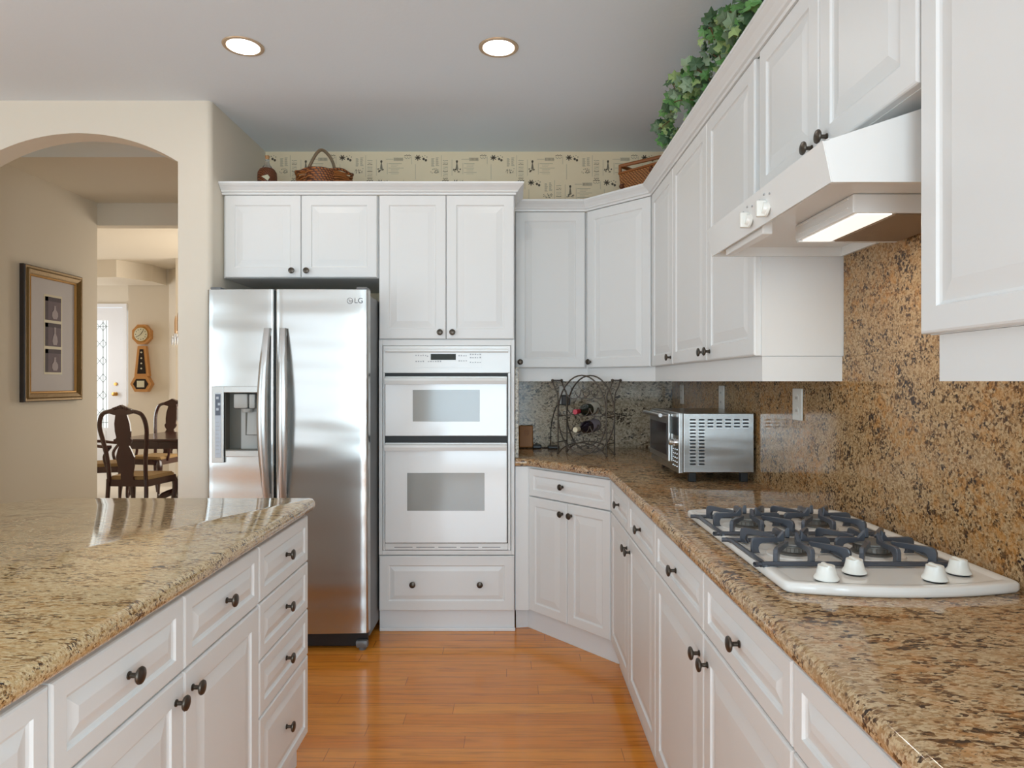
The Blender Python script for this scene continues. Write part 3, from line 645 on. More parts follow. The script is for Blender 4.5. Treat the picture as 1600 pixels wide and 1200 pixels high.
isl('white island cabinet nearest the viewer, cut off by the left edge', 'island_cabinet', 0.18, 1.014,
    [('drawer', 0.001, m3, 0.702, 0.862, [(m3 / 2, 0.783)]), ('drawer', m3, w3, 0.702, 0.862, [((m3 + w3) / 2, 0.783)]), ('door', 0.001, m3, 0.114, 0.700, [(m3 - 0.036, 0.650)]), ('door', m3, w3, 0.114, 0.700, [(m3 + 0.036, 0.650)])])
bm = B(); box(bm, -1.62, -1.3215, 0.18, 2.16, 0.0, BZT); tagged('island_back_panel', bm, M['white'], 'plain white panelled back half of the kitchen island', 'cabinet', (-1.5, 1.2, 0))
bm = B()
slab(bm, [(-0.68, 0.14), (-0.68, 2.31), (-0.685, 2.33), (-0.70, 2.343), (-1.52, 2.343), (-1.60, 2.325), (-1.68, 2.26), (-1.76, 2.14), (-1.80, 2.0), (-1.80, 0.14)], [])
tagged('island_countertop', bm, M['graniteisland'], 'polished beige granite island countertop in the left foreground', 'countertop', (-1.2, 1.2, 0.874))

# ============================================================ REFRIGERATOR
FY = 3.25; FX0, FX1, FXM = -1.490, -0.702, -1.154
fr = thing('refrigerator', 'stainless steel side-by-side refrigerator with a water dispenser in the left door', 'refrigerator', (-1.095, 3.60, 0))
bm = B(); box(bm, FX0 + 0.012, FX1 - 0.004, 3.325, 4.04, 0.055, 1.745, 0.004); part('cabinet_body', bm, M['fridgeside'], fr, 'grey side panels', world=True)
def curved_door(x0, x1, z0, z1):
    bm = B(); n = 14; c = (FX0 + FX1) / 2
    def y(x):
        e = 0.0
        d = min(x - x0, x1 - x) ; 
        if d < 0.012: e = 0.012 - math.sqrt(max(0, 0.012 ** 2 - (0.012 - d) ** 2))
        return FY + 0.016 * ((x - c) / 0.394) ** 2 + e
    xs = [x0, x0 + 0.002, x0 + 0.005, x0 + 0.012] + [x0 + 0.012 + (x1 - x0 - 0.024) * k / n for k in range(1, n)] + [x1 - 0.012, x1 - 0.005, x1 - 0.002, x1]
    pts = [(x, y(x)) for x in xs] + [(x1, FY + 0.065), (x0, FY + 0.065)]
    return bm, pts, y
bmR, pts, yf = curved_door(FXM + 0.003, FX1, 0.092, 1.768)
prism(bmR, pts, 'z', 0.092, 1.768)
for f in bmR.faces: f.smooth = True
dR = part('refrigerator_door', bmR, M['steel'], fr, world=True)
# left door with an opening for the dispenser
DX0, DX1, DZa, DZb = -1.400, -1.215, 0.958, 1.292
bmL, pts, yl = curved_door(FX0, FXM - 0.003, 0.092, 1.768)
def seg_door(bm, xa, xb, z0, z1):
    xs = [p[0] for p in pts[:-2] if xa + 1e-6 < p[0] < xb - 1e-6]
    q = [(xa, yl(xa))] + [(x, yl(x)) for x in xs] + [(xb, yl(xb)), (xb, FY + 0.065), (xa, FY + 0.065)]
    prism(bm, q, 'z', z0, z1)
seg_door(bmL, FX0, FXM - 0.003, DZb, 1.768); seg_door(bmL, FX0, FXM - 0.003, 0.092, DZa)
seg_door(bmL, FX0, DX0, DZa, DZb); seg_door(bmL, DX1, FXM - 0.003, DZa, DZb)
bmesh.ops.remove_doubles(bmL, verts=bmL.verts, dist=1e-5)
bmesh.ops.delete(bmL, geom=[f for f in bmL.faces if f.calc_area() > 0 and abs(f.normal.z) > 0.9 and 0.95 < f.calc_center_median().z < 1.3 and f.calc_center_median().x > 0], context='FACES')
for f in bmL.faces: f.smooth = True
dL = part('refrigerator_door', bmL, M['steel'], fr, world=True)
# dispenser
bm = B(); box(bm, -1.459, DX0 + 0.0, FY - 0.004, FY + 0.004, 0.925, 1.296, 0.002); box(bm, DX0, DX1 + 0.004, FY - 0.004, FY + 0.012, 1.266, 1.296, 0.002); box(bm, DX1, DX1 + 0.006, FY - 0.003, FY + 0.012, 0.925, 1.266)
part('dispenser_trim', bm, M['disptrim'], dL, world=True)
bm = B(); box(bm, -1.441, DX0 - 0.012, FY - 0.006, FY - 0.003, 0.950, 1.262, 0.001, 0); box(bm, -1.439, DX0 - 0.014, FY - 0.0075, FY - 0.0055, 1.155, 1.258, 0, 1)
for k in range(9): box(bm, -1.437, -1.437 + 0.02 - 0.003 * (k % 3), FY - 0.0068, FY - 0.0055, 0.968 + k * 0.019, 0.971 + k * 0.019, 0, 2)
for (x, z) in ((-1.428, 1.24), (-1.42, 1.21), (-1.428, 1.185)): box(bm, x - 0.006, x + 0.006, FY - 0.0083, FY - 0.007, z - 0.006, z + 0.006, 0, 0)
part('control_panel', bm, [M['disppanel'], M['displcd'], M['print']], dL, world=True)
bm = B(); yb = FY + 0.064; 
box(bm, DX0, DX0 + 0.003, FY + 0.01, yb, DZa, DZb); box(bm, DX1 - 0.003, DX1, FY + 0.01, yb, DZa, DZb); box(bm, DX0, DX1, yb - 0.003, yb, DZa, DZb); box(bm, DX0, DX1, FY + 0.01, yb, DZb - 0.003, DZb)
part('dispenser_recess', bm, M['disprec'], dL, world=True)
bm = B(); box(bm, DX0 + 0.062, DX1 - 0.003, yb - 0.012, yb - 0.003, DZa + 0.012, DZb - 0.07, 0.002, 0); box(bm, DX0 + 0.085, DX1 - 0.003, yb - 0.014, yb - 0.011, 1.055, 1.170, 0, 1)
box(bm, DX0 + 0.005, DX1 - 0.003, FY + 0.002, yb - 0.003, DZa - 0.006, DZa + 0.026, 0.003, 2); box(bm, DX0 + 0.003, DX1 - 0.003, FY + 0.006, yb - 0.003, DZa + 0.026, DZa + 0.030, 0, 1)
part('drip_tray', bm, [M['dispgrey'], M['disprec'], M['disptrim']], dL, world=True)
bm = B(); box(bm, DX0 + 0.042, DX0 + 0.11, FY + 0.008, yb - 0.004, 1.188, 1.260, 0.008); box(bm, DX0 + 0.116, DX0 + 0.145, FY + 0.012, yb - 0.004, 1.188, 1.258, 0.006); lathe(bm, [(0.03, 0), (0.024, 0.018), (0, 0.018)], (DX0 + 0.10, FY + 0.035, 1.187), (0, 0, -1), 14)
part('ice_chute', bm, M['dispgrey'], dL, world=True)
bm = B(); prism(bm, [(FY + 0.032, 1.060), (FY + 0.040, 1.056), (FY + 0.052, 1.170), (FY + 0.044, 1.172)], 'x', DX0 + 0.098, DX0 + 0.158); part('dispenser_paddle', bm, M['dispgrey'], dL, world=True)
# handles
def fridge_handle(x, par, sgn):
    bm = B(); n = 18; pf, rows = [], []
    for k in range(n + 1):
        t = k / n; z = 0.735 + (1.578 - 0.735) * t; bow = math.sin(math.pi * t)
        yc = FY - 0.018 - 0.045 * bow ** 0.8; xx = x - sgn * 0.012 * bow
        wd = 0.017 + 0.007 * bow
        rows.append([bm.verts.new((xx + a * wd, yc + b_, z)) for a, b_ in ((-1, 0.004), (-0.7, -0.004), (0, -0.007), (0.7, -0.004), (1, 0.004), (0.7, 0.012), (-0.7, 0.012))])
    for a, b_ in zip(rows, rows[1:]):
        for k in range(7): f = bm.faces.new((a[k], a[(k + 1) % 7], b_[(k + 1) % 7], b_[k])); f.smooth = True
    bm.faces.new(rows[0]); bm.faces.new(rows[-1])
    box(bm, x - 0.012, x + 0.012, FY - 0.012, FY + 0.006, 0.738, 0.775, 0.003); box(bm, x - 0.012, x + 0.012, FY - 0.012, FY + 0.006, 1.54, 1.575, 0.003)
    part('handle', bm, M['steelh'], par, world=True)
fridge_handle(-1.183, dL, 1); fridge_handle(-1.108, dR, -1)
bm = B(); box(bm, FXM - 0.0028, FXM + 0.0028, FY + 0.02, FY + 0.06, 0.1, 1.765); part('door_gap', bm, M['black'], fr, world=True)
bm = B(); box(bm, FX0 + 0.02, FX1 - 0.01, 3.305, 3.325, 0.012, 0.088, 0.004)
part('base_grille', bm, M['blackplastic'], fr, world=True)
for x in (FX0 + 0.05, FX1 - 0.035):
    bm = B(); box(bm, x - 0.03, x + 0.03, 3.275, 3.305, 0.012, 0.05, 0.01); lathe(bm, [(0.018, 0), (0.018, 0.014), (0, 0.014)], (x, 3.30, 0), (0, 0, 1), 12); part('foot', bm, M['fridgeside'], fr, world=True)
for x in (FX0 + 0.05, FX1 - 0.05): bm = B(); lathe(bm, [(0.02, 0), (0.02, 0.056), (0, 0.056)], (x, 3.95, 0), (0, 0, 1), 12); part('foot', bm, M['blackplastic'], fr, world=True)
bm = B(); box(bm, FX1 - 0.06, FX1 - 0.008, 3.27, 3.35, 1.7685, 1.782, 0.004); box(bm, FX0 + 0.015, FX0 + 0.065, 3.27, 3.35, 1.7685, 1.782, 0.004); part('hinge_cover', bm, M['fridgeside'], fr, world=True)
bm = B(); mt = Matrix.Translation((-0.748, yf(-0.748) - 0.001, 1.713)) @ Matrix.Rotation(R(90), 4, 'X')
text_bm(bm, 'LG', 0.036, mt)
cx, cz_ = -0.790, 1.713; yy = yf(cx) - 0.001
tube(bm, [(cx + 0.013 * math.cos(a), yy, cz_ + 0.014 * math.sin(a)) for a in [R(k * 18) for k in range(20)]], 0.0012, 5, True)
tube(bm, [(cx, yy, cz_ + 0.006), (cx, yy, cz_ - 0.006), (cx + 0.006, yy, cz_ - 0.006)], 0.0011, 5); ball(bm, (cx - 0.006, yy, cz_ + 0.004), 0.0018, seg=6); tube(bm, [(cx + 0.003, yy, cz_), (cx + 0.011, yy, cz_)], 0.0011, 5)
part('brand_badge', bm, M['badge'], dR, 'dark grey lettering', world=True)

# ============================================================ WALL OVEN
ov = thing('wall_oven', 'white built-in double wall oven with two grey-windowed doors', 'oven', (-0.345, TY, 0.435))
OX0, OX1 = -0.676, -0.008
bm = B(); box(bm, OX0 + 0.012, OX1 - 0.014, TY + 0.022, 4.05, 0.4365, 1.505, 0, 1); box(bm, OX0, OX1, TY - 0.006, TY + 0.002, 1.3645, 1.5062, 0.003); 
box(bm, OX0, OX0 + 0.010, TY - 0.006, TY + 0.002, 0.436, 1.364, 0.002); box(bm, OX1 - 0.013, OX1, TY - 0.006, TY + 0.002, 0.436, 1.364, 0.002)
box(bm, OX0 + 0.010, OX1 - 0.013, TY + 0.002, TY + 0.022, 0.4365, 1.3645, 0, 1)
part('oven_housing', bm, [M['appliance'], M['black']], ov, world=True)
bm = B(); prism(bm, [(TY - 0.0065, 1.492), (TY - 0.014, 1.486), (TY - 0.014, 1.478), (TY - 0.0065, 1.470)], 'x', OX0 + 0.012, OX1 - 0.012)
part('control_ledge', bm, M['appliance'], ov, world=True)
bm = B(); yc = TY - 0.0065
box(bm, -0.520, -0.160, yc - 0.0015, yc, 1.392, 1.470, 0, 0); box(bm, -0.425, -0.294, yc - 0.003, yc - 0.0012, 1.433, 1.464, 0.0006, 1)
rd = random.Random(3)
for (x0, n, z) in ((-0.505, 5, 1.456), (-0.505, 4, 1.425), (-0.445, 1, 1.452), (-0.44, 6, 1.425), (-0.28, 4, 1.455), (-0.28, 4, 1.428), (-0.22, 5, 1.461), (-0.22, 5, 1.445), (-0.22, 5, 1.420)):
    for k in range(n): box(bm, x0 + k * 0.0125, x0 + k * 0.0125 + 0.005 + rd.random() * 0.003, yc - 0.0022, yc - 0.001, z - 0.003, z + 0.001 + rd.random() * 0.003, 0, 2)
part('control_panel', bm, [M['appliance'], M['display'], M['print']], ov, 'dark display and grey button marks', world=True)
def oven_door(z0, z1, wx0, wx1, wz0, wz1, ledge):
    bm = B(); x0, x1 = OX0 + 0.015, OX1 - 0.018
    box(bm, x0, x1, TY - 0.030, TY + 0.0015, z0, z1, 0.004, 0)
    d = part('oven_door', bm, M['ovenwhite'], ov, world=True)
    bm = B(); prism(bm, [(TY - 0.0305, z1 - 0.006), (TY - 0.052, z1 - 0.010), (TY - 0.056, z1 - 0.022), (TY - 0.050, z1 - ledge), (TY - 0.0305, z1 - ledge + 0.003)], 'x', x0 + 0.002, x1 - 0.002)
    part('handle', bm, M['appliance'], d, world=True)
    bm = B(); box(bm, wx0, wx1, TY - 0.0316, TY - 0.0302, wz0, wz1, 0.0005); part('window', bm, M['ovenglass'], d, world=True)
oven_door(1.036, 1.346, -0.516, -0.168, 1.112, 1.276, 0.040)
oven_door(0.480, 1.001, -0.545, -0.143, 0.648, 0.845, 0.040)
bm = B(); box(bm, OX0 + 0.0105, OX1 - 0.0135, TY - 0.004, TY + 0.001, 0.4375, 0.472, 0.002, 0)
for k in range(5): box(bm, OX0 + 0.06 + k * 0.115, OX0 + 0.155 + k * 0.115, TY - 0.005, TY - 0.0035, 0.450, 0.453, 0, 1)
part('lower_vent', bm, [M['appliance'], M['fridgeside']], ov, world=True)

# ============================================================ RANGE HOOD
hd = thing('range_hood', 'white under-cabinet range hood over the cooktop with two knobs and a lit lamp', 'range hood', (0.8, 1.62, 1.69))
HY0, HY1, HZ = 1.245, 1.9885, 1.691
bm = B(); prism(bm, [(0.578, 1.768), (0.590, 1.773), (0.606, HZ + 0.004), (0.594, HZ)], 'y', HY0, HY1)          # sloped fascia
prism(bm, [(0.578, 1.768), (0.60, 1.7738), (0.766, 1.829), (0.95, 1.829), (0.984, 1.829), (0.984, 1.820), (0.77, 1.820), (0.60, 1.766)], 'y', HY0, HY1)  # top
endp = [(0.580, 1.767), (0.766, 1.826), (0.984, 1.826), (0.984, HZ), (0.596, HZ)]
prism(bm, endp, 'y', HY0 - 0.001, HY0 + 0.009); prism(bm, endp, 'y', HY1 - 0.009, HY1)
box(bm, 0.975, 0.984, HY0 + 0.009, HY1 - 0.009, HZ, 1.82)
box(bm, 0.60, 0.984, HY0 + 0.009, HY1 - 0.009, HZ + 0.026, HZ + 0.030)     # recessed flat pan
part('hood_shell', bm, M['appliance'], hd, world=True)
bm = B(); box(bm, 0.607, 0.632, 1.62, 1.90, HZ - 0.014, HZ + 0.0255, 0.003); part('switch_housing', bm, M['appliance'], hd, world=True)
bx0, by0, by1, bz = 0.720, 1.412, 1.700, 1.672
bm = B(); box(bm, bx0, 0.974, by0, by1, bz + 0.004, HZ + 0.0255, 0.003); box(bm, bx0 - 0.002, bx0 + 0.002, by0 + 0.02, by1 - 0.02, bz + 0.018, bz + 0.021); box(bm, bx0 - 0.002, bx0 + 0.002, by0 + 0.02, by1 - 0.02, bz + 0.036, bz + 0.039)
box(bm, bx0 + 0.003, 0.972, by1 - 0.012, by1 - 0.002, bz, bz + 0.005); part('fan_box', bm, M['appliance'], hd, world=True)
bm = B(); box(bm, bx0 + 0.012, bx0 + 0.085, by0 + 0.004, by1 - 0.015, bz + 0.001, bz + 0.0045, 0.001); part('lamp_lens', bm, M['hoodlamp'], hd, 'lit warm white lens', world=True)
bm = B(); box(bm, bx0 + 0.092, 0.972, by0 + 0.004, by1 - 0.015, bz + 0.0005, bz + 0.0045, 0.001); part('filter', bm, M['filter'], hd, 'brown grease filter mesh', world=True)
fn = Vector((-0.98, 0, 0.2)).normalized()
for yk in (1.652, 1.542):
    bm = B(); t = 0.66; o = Vector((0.578 + 0.016 * t, yk, 1.768 - 0.077 * t))
    lathe(bm, [(0.019, 0), (0.019, 0.004), (0.016, 0.006), (0.014, 0.014), (0, 0.014)], o, fn, 20); box(bm, o.x - 0.026, o.x - 0.002, yk - 0.0055, yk + 0.0055, o.z - 0.018, o.z + 0.020, 0.003)
    part('knob', bm, M['knobhi'], hd, 'small white control knob', world=True)

for yk in (1.652, 1.542):
    for dy, t in ((0.030, 0.30), (0.0, 0.22), (-0.030, 0.30)):
        bm = B(); x_ = 0.5775 + 0.016 * t; z_ = 1.768 - 0.077 * t; box(bm, x_ - 0.0014, x_ + 0.004, yk + dy - 0.003, yk + dy + 0.003, z_ - 0.002, z_ + 0.002); part('switch_mark', bm, M['print'], hd, 'small grey mark', world=True)

# ============================================================ COOKTOP
ct = thing('cooktop', 'white glass gas cooktop with four burners and four white knobs', 'cooktop', (0.75, 1.64, 0.9145))
KX0, KX1, KY0, KY1 = 0.522, 0.978, 1.275, 2.010
def outline(ins):
    x0, x1 = KX0 + ins, KX1 - ins; p = []; n = 10; cr = max(0.004, 0.022 - ins * 0.5)
    def bowed(t): return 0.030 * (1 - (2 * t - 1) ** 2)
    for k in range(n + 1):
        t = k / n; p.append((x0 + cr * 0.6 + (x1 - x0 - 1.2 * cr) * t, KY0 + ins - bowed(t)))
    p += [(x1 - cr * 0.15, KY0 + ins + cr * 0.35), (x1, KY0 + ins + cr), (x1, KY1 - ins - cr), (x1 - cr * 0.15, KY1 - ins - cr * 0.35)]
    for k in range(n + 1):
        t = 1 - k / n; p.append((x0 + cr * 0.6 + (x1 - x0 - 1.2 * cr) * t, KY1 - ins + bowed(t)))
    p += [(x0 + cr * 0.15, KY1 - ins - cr * 0.35), (x0, KY1 - ins - cr), (x0, KY0 + ins + cr), (x0 + cr * 0.15, KY0 + ins + cr * 0.35)]
    return p
bm = B(); rv = []
for ins, z in ((0.006, 0.9146), (0.002, 0.9175), (0, 0.922), (0.0005, 0.931), (0.003, 0.9345), (0.007, 0.9355), (0.022, 0.9350), (0.027, 0.9325), (0.031, 0.932)):
    rv.append([bm.verts.new((x, y, z)) for x, y in outline(ins)])
for a, b_ in zip(rv, rv[1:]):
    for k in range(len(a)): f = bm.faces.new((a[k], a[(k + 1) % len(a)], b_[(k + 1) % len(a)], b_[k])); f.smooth = True
bm.faces.new(rv[-1]); bm.faces.new(rv[0])
part('glass_top', bm, M['cooktop'], ct, world=True)
burners = [(0.628, 1.500, 0.036), (0.808, 1.500, 0.044), (0.628, 1.780, 0.044), (0.808, 1.780, 0.036)]
for x, y, r_ in burners:
    bm = B(); lathe(bm, [(r_ * 1.55, 0), (r_ * 1.5, 0.003), (r_ * 1.0, 0.004), (r_ * 0.95, 0.004)], (x, y, 0.9322), seg=28); bo = part('burner_bowl', bm, M['cooktop'], ct, world=True)
    bm = B(); lathe(bm, [(r_ * 0.98, 0.0), (r_, 0.004), (r_ * 0.86, 0.007), (r_ * 0.86, 0.016), (r_ * 0.98, 0.018), (r_ * 0.98, 0.020), (0, 0.020)], (x, y, 0.9363), seg=32)
    for k in range(24): a = k * math.pi / 12; tube(bm, [(x + r_ * 0.87 * math.cos(a), y + r_ * 0.87 * math.sin(a), 0.944), (x + r_ * 0.87 * math.cos(a), y + r_ * 0.87 * math.sin(a), 0.952)], 0.0016, 4)
    part('burner_head', bm, M['burnerring'], ct, world=True)
    bm = B(); lathe(bm, [(r_ * 0.95, 0), (r_, 0.002), (r_ * 0.97, 0.005), (r_ * 0.7, 0.0065), (0, 0.007)], (x, y, 0.9565), seg=32); part('burner_cap', bm, M['burner'], ct, 'dark grey cap', world=True)
for x, y in ((0.612, 1.302), (0.690, 1.348), (0.822, 1.300), (0.898, 1.345)):
    bm = B(); lathe(bm, [(0.020, 0), (0.020, 0.003), (0, 0.003)], (x, y, 0.9323), seg=24, mi=1)
    lathe(bm, [(0.023, 0.0035), (0.0235, 0.006), (0.019, 0.013), (0.016, 0.026), (0.0155, 0.030), (0, 0.031)], (x, y, 0.9323), seg=24)
    box(bm, x - 0.0045, x + 0.0045, y - 0.016, y + 0.016, 0.955, 0.9655, 0.003)
    part('knob', bm, [M['knobhi'], M['blackplastic']], ct, 'white control knob', world=True)
def grate(label, yc):
    g = thing('burner_grate', label, 'grate', (0.718, yc, 0.9325), 0, 'cast iron grates')
    zb, zt = 0.9395, 0.972; hy = 0.105
    bm = B()
    bars = [(0.530, yc - hy), (0.906, yc - hy), (0.906, yc + hy), (0.530, yc + hy)]
    tube(bm, smooth_path([(0.534, yc - hy, zb), (0.902, yc - hy, zb), (0.910, yc - hy + 0.01, zb), (0.910, yc + hy - 0.01, zb), (0.902, yc + hy, zb), (0.534, yc + hy, zb), (0.526, yc + hy - 0.01, zb), (0.526, yc - hy + 0.01, zb)], 3, True), 0.0055, 6, True)
    tube(bm, [(0.718, yc - hy, zb), (0.718, yc + hy, zb)], 0.0055, 6)
    for x in (0.53, 0.718, 0.906):
        for y in (yc - hy, yc + hy): lathe(bm, [(0.008, 0), (0.008, 0.006), (0, 0.006)], (x, y, 0.9328), seg=8)
    part('base_frame', bm, M['iron'], g, world=True)
    def blade(px, py, qx, qy, tip):
        d = math.hypot(qx - px, qy - py); bm = B()
        pr = [(0, zb - 0.004), (0, zt - 0.010), (0.003, zt - 0.003), (0.010, zt), (d * 0.5, zt - 0.001), (d - 0.012, zt - 0.004), (d, zt + tip), (d + 0.002, zt - 0.006), (d - 0.004, zt - 0.013), (d * 0.6, zt - 0.012), (0.024, zt - 0.011), (0.017, zt - 0.015), (0.014, zt - 0.022), (0.014, zb + 0.006), (0.020, zb - 0.004)]
        prism(bm, pr, 'y', -0.0048, 0.0048)
        bmesh.ops.bevel(bm, geom=[e for e in bm.edges if abs(e.verts[0].co.y - e.verts[1].co.y) < 1e-6], offset=0.0016, segments=1, affect='EDGES')
        bm.transform(Matrix.Translation((px, py, 0)) @ Matrix.Rotation(math.atan2(qy - py, qx - px), 4, 'Z'))
        part('finger', bm, M['iron'], g, world=True)
    for bx in (0.628, 0.808):
        for sx, sy in ((-1, -1), (1, -1), (1, 1), (-1, 1)): blade(bx + sx * 0.079, yc + sy * hy, bx + sx * 0.026, yc + sy * 0.032, -0.002)
        for sx, sy in ((-1, 0), (1, 0), (0, -1), (0, 1)): blade(bx + sx * (0.084 if (bx < 0.7) == (sx > 0) else 0.092), yc + sy * hy, bx + sx * 0.020, yc + sy * 0.024, 0.014)
grate('grey cast iron double grate over the two burners nearer the knobs', 1.500)
grate('grey cast iron double grate over the two burners nearer the toaster oven', 1.780)

# ============================================================ TOASTER OVEN
to = thing('toaster_oven', 'brushed steel countertop toaster oven with slotted side vents on black feet', 'toaster oven', (0.82, 2.95, 0.9145))
X0, X1, Y0, Y1, Z0, Z1 = 0.690, 0.974, 2.690, 3.215, 0.952, 1.192
bm = B(); box(bm, X0, X1, Y0, Y1, Z0, Z1, 0.003); part('case', bm, M['steeltoast'], to, world=True)
bm = B()
def capsule(bm, cy, x, z, w_, h_, y0, y1, mi):
    p = [(x + sx * (w_ / 2 - h_ / 2) + h_ / 2 * math.cos(a), z + h_ / 2 * math.sin(a)) for sx, rg in ((1, range(-90, 91, 45)), (-1, range(90, 271, 45))) for a in [R(d) for d in rg]]
    prism(bm, p, 'y', y0, y1, mi)
slots = [(0.727 + 0.0355 * c, 1.1645 - 0.0137 * r0) for c in range(2) for r0 in range(14)] + [(0.727 + 0.0355 * c, 1.1645 - 0.0137 * r0) for c in range(2, 7) for r0 in range(3)]
for x, z in slots: capsule(bm, 0, x, z + 0.0006, 0.024, 0.0068, Y0 - 0.0012, Y0 - 0.0002, 0); capsule(bm, 0, x, z - 0.0034, 0.024, 0.0022, Y0 - 0.0032, Y0 - 0.0006, 1)
part('side_vents', bm, [M['blackplastic'], M['chrome']], to, 'rows of dark oval vent slots', world=True)
bm = B(); box(bm, X0 - 0.020, X0 - 0.0005, Y0 - 0.002, Y1 + 0.002, Z0 - 0.004, Z1 + 0.002, 0.004); part('front_bezel', bm, M['steeltoast'], to, world=True)
bm = B(); box(bm, X0 - 0.030, X0 - 0.0205, Y0 + 0.135, Y1 - 0.012, Z0 + 0.03, Z1 - 0.008, 0.003); td = part('glass_door', bm, M['steelh'], to, world=True)
bm = B(); box(bm, X0 - 0.0325, X0 - 0.0302, Y0 + 0.16, Y1 - 0.035, Z0 + 0.055, Z1 - 0.05, 0.001); part('window', bm, M['clockglass'], td, 'dark glass', world=True)
bm = B(); tube(bm, [(X0 - 0.060, Y0 + 0.15, Z1 - 0.016), (X0 - 0.060, Y1 - 0.03, Z1 - 0.016)], 0.0085, 12); [tube(bm, [(X0 - 0.060, y, Z1 - 0.016), (X0 - 0.030, y, Z1 - 0.02)], 0.005, 8) for y in (Y0 + 0.18, Y1 - 0.06)]
part('handle', bm, M['steelh'], td, world=True)
bm = B(); box(bm, X0 - 0.0225, X0 - 0.0203, Y0 + 0.012, Y0 + 0.12, Z1 - 0.09, Z1 - 0.018, 0, 0)
for r0 in range(5):
    for c in range(3): lathe(bm, [(0.006, 0), (0.006, 0.002), (0, 0.0025)], (X0 - 0.0203, Y0 + 0.032 + c * 0.032, Z0 + 0.022 + r0 * 0.017), (-1, 0, 0), 10, 1)
part('control_panel', bm, [M['blackplastic'], M['chrome']], to, world=True)
bm = B(); lathe(bm, [(0.017, 0), (0.017, 0.004), (0.013, 0.006), (0.012, 0.022), (0.010, 0.024), (0, 0.024)], (X0 - 0.0203, Y0 + 0.065, Z0 + 0.118), (-1, 0, 0), 20); part('knob', bm, M['chrome'], to, world=True)
for x in (X0 + 0.04, X1 - 0.035):
    for y in (Y0 + 0.025, Y1 - 0.03):
        bm = B(); box(bm, x - 0.014, x + 0.014, y - 0.014, y + 0.014, 0.9146, Z0 - 0.0002, 0.002); part('foot', bm, M['blackplastic'], to, 'black foot', world=True)
bm = B(); tube(bm, smooth_path([(X1 + 0.0015, 2.82, 1.12), (0.9785, 2.76, 1.10), (0.9785, 2.73, 1.04), (0.9785, 2.76, 0.975), (0.9785, 2.83, 0.98), (0.9785, 2.85, 1.04), (0.9785, 2.80, 1.10)], 6), 0.0035, 8)
part('cord', bm, M['blackplastic'], to, world=True)

# ============================================================ WINE RACK AND BOTTLES
wr = thing('wine_rack', 'pewter wire wine rack with arched scrollwork and side handles holding two bottles', 'wine rack', (0.40, 3.70, 0.9145))
o_ = Vector((0.255, 3.705)); ux = Vector((0.860, -0.511)); vx = Vector((0.511, 0.860)); Wk, Dk = 0.288, 0.112
def q(u, v, z): p = o_ + ux * u + vx * v; return (p.x, p.y, z)
zb = 0.921
def fr_plane(v):
    for sg in (0, 1):
        bm = B(); u = 0.0 if sg == 0 else Wk; s_ = -1 if sg == 0 else 1
        tube(bm, smooth_path([q(u, v, zb), q(u, v, 1.05), q(u, v, 1.19), q(u + s_ * 0.004, v, 1.25), q(u + s_ * 0.022, v, 1.29), q(u + s_ * 0.034, v, 1.326)], 5), 0.0038, 8)
        part('side_post', bm, M['wire'], wr, world=True)
    bm = B(); c = Wk / 2
    tube(bm, [q(c + (Wk / 2) * math.cos(a), v, 1.138 + 0.215 * math.sin(a)) for a in [R(k * 9) for k in range(40)]], 0.0042, 8, True); part('oval_hoop', bm, M['wire'], wr, world=True)
    bm = B(); tube(bm, smooth_path([q(0, v, zb), q(0.05, v, 0.965), q(c, v, 0.987), q(Wk - 0.05, v, 0.965), q(Wk, v, zb)], 6), 0.0032, 8); part('foot_arch', bm, M['wire'], wr, world=True)
    for rz_, us in ((1.27, (0.095, 0.193)), (1.175, (0.048, 0.144, 0.24)), (1.08, (0.048, 0.144, 0.24)), (0.99 + 0.02, (0.144,))):
        bm = B()
        for u in us: tube(bm, [q(u + 0.045 * math.cos(a), v, rz_ + 0.045 * math.sin(a)) for a in [R(180 + k * 15) for k in range(13)]], 0.0028, 6)
        part('bottle_cradle', bm, M['wire'], wr, world=True)
fr_plane(0.0); fr_plane(Dk)
bm = B()
for u in (0, Wk):
    for z in (1.128, 0.985): tube(bm, [q(u, 0, z), q(u, Dk, z)], 0.0032, 8)
part('cross_bar', bm, M['wire'], wr, world=True)
for u in (-0.034, Wk + 0.034):
    bm = B(); tube(bm, [q(u, 0, 1.326), q(u, Dk, 1.326)], 0.0042, 8)
    for v in (0, Dk): ball(bm, q(u, v, 1.326), 0.0085)
    part('side_handle', bm, M['wire'], wr, world=True)
bm = B()
for u in (0, Wk):
    for v in (0, Dk): ball(bm, q(u, v, 0.9222), 0.0075)
part('ball_foot', bm, M['wire'], wr, world=True)
def bottle(label, u, z, mg, mc, ml):
    a = Vector(q(u, -0.085, z - 0.008)); d = Vector((vx.x * 0.97, vx.y * 0.97, 0.04)).normalized()
    b = thing('wine_bottle', label, 'bottle', tuple(a), 0, 'wine bottles in the rack')
    bm = B(); lathe(bm, [(0.0125, 0.035), (0.0128, 0.075), (0.016, 0.09), (0.030, 0.115), (0.0345, 0.135), (0.0345, 0.275), (0.031, 0.283), (0, 0.28)], a, d, 24); part('bottle_glass', bm, mg, b, world=True)
    bm = B(); lathe(bm, [(0, 0), (0.0135, 0.0), (0.0145, 0.004), (0.0135, 0.012), (0.0132, 0.045), (0.0126, 0.046)], a, d, 20); part('foil_cap', bm, mc, b, world=True)
    bm = B(); lathe(bm, [(0.0350, 0.17), (0.0350, 0.262)], a, d, 24); part('paper_label', bm, ml, b, world=True)
bottle('green wine bottle with a red foil cap, the upper one in the wire rack', 0.144, 1.1655, M['bottleglass'], M['capred'], M['labelpale'])
